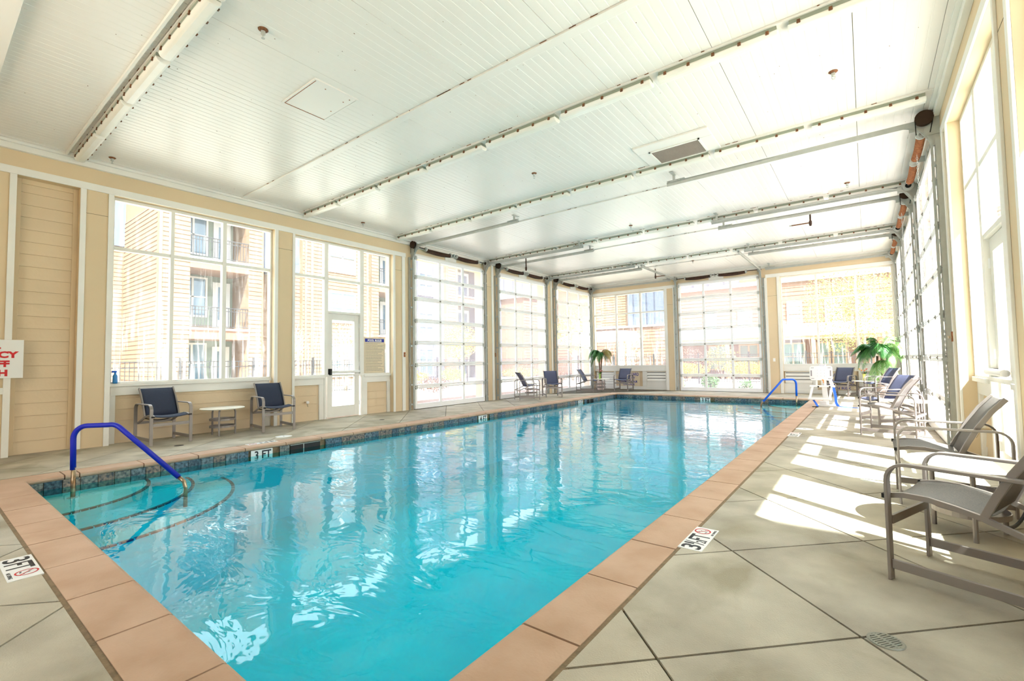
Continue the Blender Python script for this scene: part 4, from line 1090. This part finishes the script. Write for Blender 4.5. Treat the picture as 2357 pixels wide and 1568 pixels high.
# hose bibs
for side, a in (('L', 5.19), ('R', 6.95)):
    sg = 1 if side == 'L' else -1; X = (XL if side == 'L' else XR)+sg*(RC)
    r = empty('hose_tap', (X, a, .405)); tag(r, 'brass and steel hose tap on the %s' % ('left wall siding beside the glazed door' if side == 'L' else 'right wall beside the overhead door post'), 'tap')
    MB().cyl((0, 0, 0), (sg*.10, 0, 0), .014, 10).build('spout_body', mat('tap_brass', (190, 176, 150), .35, .8), r)
    MB().cyl((sg*.085, 0, -.004), (sg*.125, 0, -.09), .010, 8).build('spout', mat('tap_brass', (190, 176, 150)), r)
    MB().lathe([(.01, .09), (.03, .10), (.03, .13), (.01, .135)], 14, (0, 0, 0), 'x').build('handle', PLASTW, r).scale = (sg, 1, 1)
# switch plate, blue bottle on sill, small latches on the posts
r = MB().box(-.035, .035, -.008, 0, -.057, .057).box(-.006, .006, -.014, -.008, -.012, .012).build('light_switch', PLASTW, bevel=.002); r.location = (-2.49, YF, 1.12); tag(r, 'white light switch on the beige pier right of the far overhead door', 'switch')
r = empty('spray_bottle', (XL-.07, 2.03, .952)); tag(r, 'small blue spray bottle on the left end of the big window sill', 'bottle')
MB().lathe([(.03, 0), (.032, .02), (.03, .12), (.014, .15), (.014, .17)], 14).build('body', mat('blue_bottle', (40, 130, 200), .3), r, smooth=True); MB().box(-.02, .02, -.04, .015, .17, .20).build('trigger', STRAP, r)
for side, a, lb in (('L', 7.73, 'small brass keeper on the trim left of the nearest left overhead door'), ('L', 11.38, 'small brass keeper on the trim left of the middle left overhead door'), ('R', 7.72, 'small brass keeper on the trim beside the nearest right overhead door')):
    sg = 1 if side == 'L' else -1; X = (XL if side == 'L' else XR)+sg*.022
    r = empty('door_keeper', (X, a, 1.42)); tag(r, lb, 'latch', 'brass keepers'); MB().box(0, sg*.012, -.025, .025, -.06, .06).build('plate', RUSTO, r); MB().box(0, sg*.04, -.012, .03, -.02, .01).build('catch', mat('tap_brass', (190, 176, 150)), r)
# green inspection dots on the right tracks
mb = MB()
for a, z in ((7.93, 3.05), (7.93, 2.62), (7.93, 2.0), (7.93, .75)): mb.cyl((XR-.012, a, z), (XR-.008, a, z), .022, 12)
o = mb.build('green_dot', mat('green_dot', (30, 200, 90), .5)); tag(o, 'small green stickers on the nearest right door post', 'sticker', kind='stuff')

# ------------------------------------------------------------------ outside: ground, buildings, fences, planting
mb = MB()
for x0, x1, y0, y1 in ((-70, XL-.3, -40, 90), (XR+.3, 60, -40, 90), (XL-.3, XR+.3, -40, YN-.3), (XL-.3, XR+.3, YF+.3, 90)): mb.box(x0, x1, y0, y1, -.5, -.16)
tag(mb.build('ground', GRASSM), 'pale dry ground around the pool building', kind='structure')
mb = MB()
for x0, x1, y0, y1 in ((XR+.3, XR+3.0, -3, YF+2.2),): mb.box(x0, x1, y0, y1, -.2, -.10)
m2_ = MB().box(XL-3.2, XL-.3, -3, YF+3.2, -.2, -.12).box(XL-.3, XR+.3, YF+.3, YF+3.2, -.2, -.12)
tag(m2_.build('planting_bed', mat('mulch', (134, 110, 88), .95, rgb2=(110, 86, 66), scale=6)), 'tan mulch planting bed along the glazed walls', kind='structure')
tag(mb.build('outdoor_paving', mat('outdoor_paving', (228, 224, 216), .9)), 'pale concrete apron around the building', kind='structure')

def laps(mb, axis, fixed, a0, a1, z0, z1, sg, step=.22):
    """lap siding as real wedges on a wall face. axis 'x': face at x=fixed looking sg*x, boards along y; axis 'y': face at y=fixed"""
    z = z0
    while z < z1-.01:
        h = min(step, z1-z); p = [(fixed, z), (fixed+sg*.035, z), (fixed+sg*.008, z+h), (fixed, z+h)]
        if axis == 'x': mb.prism([(q[0], q[1]) for q in p], 1, a0, a1)
        else: mb.prism([(q[0], q[1]) for q in p], 0, a0, a1)
        z += step
def ewin(root, axis, f, sg, a0, a1, z0, z1, fm=EXTW, split=True, gm=DGLASS):
    """framed window: frame part with pane sub-parts"""
    mb = MB(); t = .09
    def bx(m_, p0, p1, d0, d1, q0, q1):
        if axis == 'x': m_.box(f+sg*d0, f+sg*d1, p0, p1, q0, q1)
        else: m_.box(p0, p1, f+sg*d0, f+sg*d1, q0, q1)
    for p0, p1, q0, q1 in ((a0-t, a1+t, z1, z1+t), (a0-t, a1+t, z0-t, z0), (a0-t, a0, z0, z1), (a1, a1+t, z0, z1), (a0, a1, (z0+z1)/2-.03, (z0+z1)/2+.03)): bx(mb, p0, p1, 0, .09, q0, q1)
    am = (a0+a1)/2
    if split: bx(mb, am-.05, am+.05, 0, .09, z0, z1)
    fr_ = mb.build('window_frame', fm, root); fr_.location = -Vector(root.location)
    cells = [(a0, am), (am, a1)] if split else [(a0, a1)]
    for p0, p1 in cells:
        for q0, q1 in ((z0, (z0+z1)/2), ((z0+z1)/2, z1)):
            p = MB(); bx(p, p0, p1, .02, .03, q0, q1); p.build('pane', gm, fr_)
W2 = None
def broot(name, loc, lb, cat='building'):
    r = empty(name, loc); tag(r, lb, cat); return r
def bp(root, mb, name, m):
    o = mb.build(name, m, root); o.location = -Vector(root.location); return o
def railing(root, axis, f, a0, a1, z0, h=1.0):
    mb = MB()
    def bx(p0, p1, q0, q1, t=.02):
        if axis == 'x': mb.box(f-t, f+t, p0, p1, q0, q1)
        else: mb.box(p0, p1, f-t, f+t, q0, q1)
    bx(a0, a1, z0+h-.04, z0+h, .03); bx(a0, a1, z0+h-.20, z0+h-.17); bx(a0, a1, z0+.08, z0+.11)
    n = int((a1-a0)/.13)
    for i in range(n+1): x = a0+(a1-a0)*i/n; bx(x-.012, x+.012, z0+.08, z0+h-.04, .012)
    return bp(root, mb, 'railing', DARKR)

# left apartment block, facade at x=-26
FX = -26.0
A = broot('apartment_building', (FX-3, 20, 0), 'peach and orange sided apartment block with balconies seen through the left windows')
mb = MB()
for y0, y1, x1, z1 in ((7.07, 8.33, FX, 12), (11.03, 11.80, FX, 12), (13.4, 14.02, FX-.3, 6.4), (14.0, 18.44, FX, 12), (18.44, 19.33, FX-.25, 12), (25.7, 27.0, FX, 12)): mb.box(FX-6, x1, y0, y1, -.2, z1)
mb.box(FX-6, FX-2.0, 8.33, 11.03, -.2, 12); mb.box(FX-6, FX-1.2, 11.8, 13.4, -.2, 12); mb.box(FX-6, FX-2.2, 19.33, 22.3, -.2, 12); mb.box(-40, -31.6, -12, 7.07, -.2, 9.4)
bp(A, mb, 'wall', PEACH)
mb = MB()
for y0, y1, x in ((7.2, 8.33, FX), (11.03, 11.7, FX), (14.66, 18.34, FX), (18.75, 19.33, FX)): laps(mb, 'x', x, y0, y1, -.1, 12, 1)
laps(mb, 'y', 7.07, -31.6, FX-.2, -.1, 9.0, -1); laps(mb, 'x', -31.6, -12, 7.0, -.1, 7.7, 1)
o = bp(A, mb, 'siding', PEACH); o['kind'] = 'stuff'
mb = MB()
laps(mb, 'x', FX-.3, 13.4, 14.02, -.1, 6.3, 1); laps(mb, 'x', FX-.25, 18.44, 18.75, -.1, 12, 1); laps(mb, 'x', FX, 14.02, 14.5, -.1, 12, 1); laps(mb, 'x', FX-.2, 22.3, 22.78, -.1, 12, 1); laps(mb, 'x', FX, 25.85, 26.7, -.1, 12, 1)
o = bp(A, mb, 'accent_siding', ORANGE); o['kind'] = 'stuff'
mb = MB(); mb.box(-33, -31.5, -12, 7.07, 7.7, 12.5); mb.box(FX-6, FX-.35, 11.9, 14.0, 6.4, 12); mb.box(FX-6, FX-.3, 22.7, 25.8, -.2, 12); mb.box(FX-6, FX-.5, 30.5, 41.5, -.2, 12.5)
bp(A, mb, 'panel_wall', BLUEG)
mb = MB()
for y in (23.0, 24.55, 25.2, 32.4, 33.6, 35.0, 36.5, 38.0, 39.5): mb.box(FX-.31 if y < 30 else FX-.51, FX-.28 if y < 30 else FX-.47, y, y+.03, -.1, 12)
bp(A, mb, 'panel_batten', mat('panel_joint', (56, 62, 76), .8))
mb = MB()
for y0, y1 in ((7.07, 7.2), (14.5, 14.66), (18.34, 18.5), (26.7, 26.85)): mb.box(FX-.02, FX+.05, y0, y1, -.1, 12)
mb.box(FX+.02, FX+.10, 14.12, 14.22, -.1, 12); bp(A, mb, 'corner_board', mat('corner_board', (112, 92, 74), .8))
for (y0, y1, dx) in ((8.33, 11.03, 2.0), (19.33, 22.3, 2.2), (27.0, 30.5, 2.0)):
    for z in (3.10, 6.60, 9.9):
        mb = MB(); mb.box(FX-dx, FX+.05, y0, y1, z-.55, z-.10); bp(A, mb, 'balcony_fascia', ORANGE)
        mb = MB(); mb.box(FX-dx, FX+.12, y0-.05, y1+.05, z-.10, z); bp(A, mb, 'balcony_slab', EXTW)
        if z < 9: railing(A, 'x', FX-.02, y0, y1, z, 1.08)
        mb = MB(); mb.box(FX-dx-.05, FX-dx+.01, y0, y1, z-3.2, z-.55); bp(A, mb, 'balcony_back_wall', BALC)
        ewin(A, 'x', FX-dx, 1, y0+.15, y0+1.35, z-2.7, z-.75, EXTW, True)
        mb = MB(); mb.box(FX-dx, FX-dx+.08, y0+1.7, y1-.15, z-3.3, z-.85); dr = bp(A, mb, 'balcony_door', EXTW)
        p = MB().box(FX-dx+.081, FX-dx+.09, y0+1.95, y1-.4, z-2.9, z-1.1); p.build('pane', DGLASS, dr)
for z0, z1 in ((6.98, 8.9), (3.85, 5.6), (.5, 2.35)):
    ewin(A, 'x', FX, 1, 15.72, 17.42, z0, z1, EXTW, True, mat('pale_blind', (108, 128, 136), .3))
for z0, z1 in ((6.35, 7.9), (2.95, 4.9), (9.2, 10.8), (.3, 2.2)):
    ewin(A, 'x', FX-.3, 1, 23.15, 24.45, z0, z1)
    for y in (34.0, 36.9): ewin(A, 'x', FX-.5, 1, y, y+1.1, z0, z1)
mb = MB(); mb.box(FX-8, FX+2, 33.2, 60, -.1, 6.9); bp(A, mb, 'low_wall', PEACH)
mb = MB(); mb.box(FX-8, FX+2.2, 33.0, 60, 6.9, 7.3); mb.box(FX+2, FX+3.4, 41.5, 60, 3.2, 3.9); bp(A, mb, 'parapet', EXTW)
mb = MB(); laps(mb, 'x', FX+2, 33.2, 60, -.1, 6.9, 1, .26); o = bp(A, mb, 'low_siding', ORANGE); o['kind'] = 'stuff'
for y in (42.4, 45.6, 49): ewin(A, 'x', FX+2.03, 1, y, y+1.2, 4.4, 6.0)

# far clubhouse, facade at y=33
FYY = 33.0
B = broot('clubhouse_building', (-6, FYY+3, 0), 'orange sided two storey building with white roof bands seen through the far windows')
def sx_(x): return x*FYY/30.0
def sz_(z): return 1.2+(z-1.2)*FYY/30.0
mb = MB(); mb.box(-21, sx_(-9.3), FYY, FYY+6, -.2, sz_(3.38)); mb.box(sx_(-9.3), 16, FYY, FYY+8, -.2, sz_(5.5)); mb.box(-21, sx_(-9.3), FYY+1.2, FYY+8, sz_(3.3), 12)
bp(B, mb, 'wall', ORANGE)
mb = MB(); laps(mb, 'y', FYY, -21, sx_(-9.3), -.1, sz_(3.38), -1, .24); laps(mb, 'y', FYY, sx_(-9.3), 16, sz_(2.9), sz_(5.4), -1, .24); laps(mb, 'y', FYY, sx_(.9), 16, -.1, sz_(3), -1, .24)
laps(mb, 'y', FYY+1.2, sx_(-15.5)*1.036, sx_(-14.9)*1.036, 3.4, 12, -1, .24); o = bp(B, mb, 'siding', ORANGE); o['kind'] = 'stuff'
mb = MB(); laps(mb, 'y', FYY+1.2, sx_(-14.8)*1.036, sx_(-12.8)*1.036, 3.4, 12, -1, .2); mb.box(sx_(-9.3), 16, FYY+.4, FYY+8, sz_(5.6), 9.5); laps(mb, 'y', FYY+.4, -4.4, 16, sz_(5.6), 9.5, -1, .2); o = bp(B, mb, 'upper_siding', PEACH); o['kind'] = 'stuff'
mb = MB(); mb.box(sx_(-12.8)*1.036, sx_(-9.0)*1.036, FYY+1.0, FYY+1.3, 3.4, 12); mb.box(sx_(-9.3), -6.5, FYY+.2, FYY+.45, sz_(5.6), 9.5); bp(B, mb, 'panel_wall', BLUEG)
mb = MB()
for x in (-13.1, -12.15, -11.6, -10.75, -9.9): mb.box(x*1.1+.3, x*1.1+.34, FYY+.95, FYY+1.0, 3.5, 12)
for x in (-9.4, -8.4, -7.4): mb.box(x, x+.04, FYY+.15, FYY+.2, sz_(5.6), 9)
bp(B, mb, 'panel_batten', mat('panel_joint', (56, 62, 76)))
mb = MB(); mb.box(-21, sx_(-9.3), FYY-.12, FYY+1.2, sz_(3.38), sz_(3.50)); mb.box(sx_(-9.3), 16, FYY-.15, FYY+.5, sz_(5.40), sz_(5.62)); bp(B, mb, 'parapet_cap', EXTW)
mb = MB(); mb.add([(sx_(-9.35), FYY, sz_(3.05)), (sx_(.95), FYY, sz_(3.05)), (sx_(.95), FYY-2.2, sz_(2.42)), (sx_(-9.35), FYY-2.2, sz_(2.42)), (sx_(-9.35), FYY, sz_(2.9)), (sx_(.95), FYY, sz_(2.9)), (sx_(.95), FYY-2.2, sz_(2.30)), (sx_(-9.35), FYY-2.2, sz_(2.30))],
    [(0, 1, 2, 3), (4, 5, 6, 7), (0, 1, 5, 4), (1, 2, 6, 5), (2, 3, 7, 6), (3, 0, 4, 7)]); bp(B, mb, 'porch_roof', ROOFW)
mb = MB()
for i in range(28): x = sx_(-9.3)+i*.41; mb.add([(x, FYY, sz_(3.05)), (x+.03, FYY, sz_(3.05)), (x+.03, FYY-2.2, sz_(2.42)), (x, FYY-2.2, sz_(2.42)), (x, FYY, sz_(3.08)), (x+.03, FYY, sz_(3.08)), (x+.03, FYY-2.2, sz_(2.45)), (x, FYY-2.2, sz_(2.45))], [(0, 1, 2, 3), (4, 5, 6, 7), (0, 1, 5, 4), (1, 2, 6, 5), (2, 3, 7, 6), (3, 0, 4, 7)])
bp(B, mb, 'roof_seam', ROOFW)
mb = MB(); mb.box(sx_(-9.35), sx_(.95), FYY-2.15, FYY-2.0, sz_(2.12), sz_(2.32)); bp(B, mb, 'porch_beam', TANF)
mb = MB(); mb.box(sx_(-9.3), sx_(.9), FYY-.02, FYY+.0, -.1, sz_(2.3)); bp(B, mb, 'stucco_wall', STUCCO)
for x in (sx_(-9.3), sx_(-6.2), sx_(-2.12), sx_(.9)):
    mb = MB().box(x-.1, x+.1, FYY-2.18, FYY-1.98, -.1, sz_(2.2)); bp(B, mb, 'porch_post', TANF)
for x0, x1, z0, z1 in ((-3.36, -2.80, 3.10, 4.20), (-1.6, -1.0, 3.10, 4.20), (-7.85, -7.25, 3.0, 4.0), (-5.9, -5.3, 3.0, 4.0), (-.2, .4, 3.1, 4.2)):
    ewin(B, 'y', FYY, -1, sx_(x0), sx_(x1), sz_(z0), sz_(z1), EXTW, False, mat('green_glass', (120, 160, 150), .1))
for x0, x1 in ((-3.75, -2.72), (-2.05, -1.6), (-1.36, -.86), (-5.9, -5.0), (-7.6, -6.7)):
    ewin(B, 'y', FYY-.02, -1, sx_(x0), sx_(x1), .5, sz_(1.92), TANF, x1-x0 > .6, mat('dim_glass', (96, 118, 112), .1))
for x, lb in ((-12, 1), (-8.6, 0)): pass
# pergola
Pg = broot('pergola', (-15.5, 30.5, 0), 'white timber pergola standing before the orange wall', 'pergola')
for x in (-17.0, -13.4):
    for y in (30.0, 31.2): mb = MB().box(x-.11, x+.11, y-.11, y+.11, -.16, 2.55); bp(Pg, mb, 'post', EXTW)
for y in (29.9, 31.3):
    mb = MB().prism([(-17.8, 2.55), (-12.75, 2.55), (-12.5, 2.87), (-17.8, 2.87)], 1, y-.06, y+.06); bp(Pg, mb, 'beam', EXTW)
for i in range(14): x = -17.6+i*.36; mb = MB().box(x-.03, x+.03, 29.4, 31.8, 2.87, 3.10); bp(Pg, mb, 'rafter', EXTW)
mb = MB().box(-17.9, -12.95, 29.4, 31.8, 3.10, 3.16); 
for i in range(10): bp(Pg, MB().box(-17.9, -12.95, 29.5+i*.24, 29.56+i*.24, 3.10, 3.2), 'lattice_slat', EXTW)
# right hand block behind a hedge, mostly washed out by the sun
D = broot('white_building', (24, 10, 0), 'pale building beyond the right doors, almost washed out by light')
mb = MB().box(21, 30, -8, 44, -.2, 7.5); bp(D, mb, 'wall', mat('pale_siding', (236, 226, 214), .8))
mb = MB(); laps(mb, 'x', 21, -8, 44, 0, 7.4, -1, .3); o = bp(D, mb, 'siding', mat('pale_siding', (236, 226, 214))); o['kind'] = 'stuff'
for y in (2, 8, 14, 20, 26, 32): ewin(D, 'x', 20.97, -1, y, y+1.4, 1.0, 2.6)

# neighbouring wing whose corner shades the near right window
N = broot('neighbouring_wing', (10, -6, 0), 'tall narrow pale wing outside the near right window')
bp(N, MB().box(6, 6.9, -14, -.6, -.2, 10.9), 'wall', mat('pale_siding', (236, 226, 214)))
mb = MB(); laps(mb, 'x', 6, -14, -.6, 0, 10.8, -1, .3); o = bp(N, mb, 'siding', mat('pale_siding', (236, 226, 214))); o['kind'] = 'stuff'
for z in (1, 4.3, 7.6): ewin(N, 'x', 5.97, -1, -5, -3.4, z, z+1.7)
# fences
def fence(name, pts, lb):
    (x0, y0), (x1, y1) = pts; L = math.hypot(x1-x0, y1-y0); a = math.atan2(y1-y0, x1-x0)
    r = empty(name, (x0, y0, -.16), a); tag(r, lb, 'fence')
    n = int(L/2.4)
    for i in range(n+1): MB().box(i*L/n-.035, i*L/n+.035, -.035, .035, 0, 1.68).build('post', DARKR, r)
    for z in (.15, 1.32, 1.52): MB().box(0, L, -.018, .018, z, z+.03).build('rail', DARKR, r)
    mb = MB(); k = int(L/.125)
    for i in range(k): x = (i+.5)*L/k; mb.box(x-.009, x+.009, -.009, .009, .06, 1.56)
    o = mb.build('picket', DARKR, r); o['kind'] = 'stuff'
fence('iron_fence', ((-19.5, -4), (-19.5, 26)), 'black iron picket fence outside the left windows')
fence('iron_fence', ((-19.5, 26), (10, 26)), 'black iron picket fence outside the far wall')

# planting
def leaves(center, rad, n, size, rnd, flat=.8):
    mb = MB()
    for _ in range(n):
        a, b = rnd.uniform(0, 2*PI), math.acos(rnd.uniform(-1, 1)); q = rnd.random()**.4
        c = Vector((center[0]+rad[0]*q*math.sin(b)*math.cos(a), center[1]+rad[1]*q*math.sin(b)*math.sin(a), center[2]+rad[2]*q*math.cos(b)))
        u = Vector((rnd.uniform(-1, 1), rnd.uniform(-1, 1), rnd.uniform(-1, 1))).normalized(); v = u.orthogonal().normalized(); s = size*rnd.uniform(.6, 1.3)
        mb.add([c-u*s, c+v*s*.5, c+u*s, c-v*s*.5], [(0, 1, 2, 3)])
    return mb
def shrub(name, loc, rad, m, n, lb, size=.05, cat='shrub', grp=None):
    r = empty(name, (loc[0], loc[1], -.16)); tag(r, lb, cat, grp)
    rnd = random.Random(int(abs(loc[0]*100+loc[1]*7)))
    o = leaves((0, 0, loc[2]+.16), rad, n, size, rnd).build('foliage', m, r); o['kind'] = 'stuff'
    mb = MB()
    for k in range(7):
        a = k*2*PI/7; mb.tube([(0, 0, 0), (math.cos(a)*rad[0]*.4, math.sin(a)*rad[1]*.4, (loc[2]+.16)*.7), (math.cos(a)*rad[0]*.8, math.sin(a)*rad[1]*.8, loc[2]+.16)], .012, 5)
    mb.build('branch', BARK, r)
def tree(loc, h, crown, m, n, lb, size=.06, lean=0, bare=False):
    r = empty('tree', (loc[0], loc[1], -.16)); tag(r, lb, 'tree'); rnd = random.Random(int(abs(loc[0]*31+loc[1]*17)))
    top = h*.62
    MB().tube([(0, 0, 0), (.05, .02, h*.3), (lean*.3, 0, h*.5), (lean*.6, .1, h*.8)], .08, 8, True, [.10, .08, .055, .02]).build('trunk', BARK, r, smooth=True)
    mb = MB()
    for k in range(26 if not bare else 40):
        a = rnd.uniform(0, 2*PI); z0 = h*rnd.uniform(.3, .75); ln = rnd.uniform(.5, 1)
        e = Vector((math.cos(a)*crown[0]*ln+lean, math.sin(a)*crown[1]*ln, min(h*.98, z0+crown[2]*rnd.uniform(.1, .9)))); s0 = Vector((lean*.4*z0/h, 0, z0))
        mid = s0.lerp(e, .5)+Vector((rnd.uniform(-.15, .15), rnd.uniform(-.15, .15), .12)); mb.tube([s0, mid, e], .01, 5, False, [.02, .012, .004])
        for _ in range(3):
            q = s0.lerp(e, rnd.uniform(.4, .95)); mb.tube([q, q+Vector((rnd.uniform(-.4, .4), rnd.uniform(-.4, .4), rnd.uniform(.05, .5)))], .005, 4, False)
    mb.build('branch', BARK, r)
    if n:
        o = leaves((lean, 0, h-crown[2]), crown, n, size, rnd).build('foliage', m, r); o['kind'] = 'stuff'
tree((-.35, 28.0), 6.4, (2.3, 1.5, 2.5), YELG, 6500, 'large yellow green leafed tree outside the far right window', .055)
tree((3.4, 24.4), 6.0, (1.3, 1.3, 2.3), YELG, 5000, 'yellow green tree at the far right corner of the building', .055)
tree((-15.9, 27.6), 4.9, (1.1, 1.0, 1.5), YEL, 1700, 'slender yellow leafed tree behind the white pergola', .06)
tree((-20.8, 21.8), 3.9, (1.0, 1.3, 1.2), YEL, 1500, 'yellow leafed tree outside the nearest left overhead door', .06)
tree((-20.9, 10.8), 3.4, (.7, .8, 1.2), YEL, 0, 'bare young tree outside the left glazed door', .05, bare=True)
tree((-21.0, 13.6), 3.6, (.7, .8, 1.3), YEL, 30, 'thin tree with a few yellow leaves outside the left glazed door', .07, bare=True)
tree((-11.6, 27.6), 3.2, (1.0, .8, 1.3), YEL, 0, 'bare twiggy tree before the orange wall', .05, bare=True)
k = 0
for x, y, z, rad, m, n, lb in ((-21.0, 17.6, .35, (.7, 1.7, .42), YEL, 1500, 'round yellow hedge behind the left fence'), (-21.2, 21.4, .4, (.7, 1.1, .45), mat('bright_green_leaf', (150, 200, 50), .7), 900, 'bright green hedge behind the left fence'),
        (-21.0, 28.6, .35, (.8, 2.4, .4), YELG, 1200, 'yellow green hedge behind the left fence, farther away'),
        (-15.6, 14.6, .22, (.6, .9, .36), BRN, 900, 'brown twiggy shrub outside the nearest left overhead door'), (-14.6, 17.2, .26, (.5, .8, .40), BRN, 900, 'dark brown shrub with dry leaves outside the nearest left overhead door'),
        (-13.9, 22.4, .25, (.5, .7, .4), BRN, 700, 'brown shrub outside the middle left overhead door'), (-12.3, 23.6, .3, (.5, .7, .42), BRN, 700, 'brown shrub outside the farthest left overhead door'),
        (-8.6, 28.2, .55, (1.4, .6, .42), YEL, 1500, 'yellow hedge left of centre behind the far fence'), (-5.2, 28.0, .6, (1.3, .6, .42), YEL, 1500, 'yellow hedge right of centre behind the far fence'),
        (-5.6, 21.9, .16, (.40, .4, .36), GRN, 900, 'rounded green shrub outside the far overhead door'), (-6.9, 21.7, .05, (.28, .3, .26), GRN, 260, 'small sparse green plant left of the rounded shrub'),
        (-4.1, 21.6, .05, (.3, .3, .24), GRN, 240, 'small sparse green plant right of the rounded shrub'),
        (-9.0, 30.4, 1.1, (1.1, .5, .8), BRN, 1200, 'tall brown shrub behind the far fence'), (-7.0, 30.2, 1.2, (1.0, .5, .8), YELG, 900, 'tall pale shrub behind the far fence')):
    shrub('shrub', (x, y, z), rad, m, n, lb)
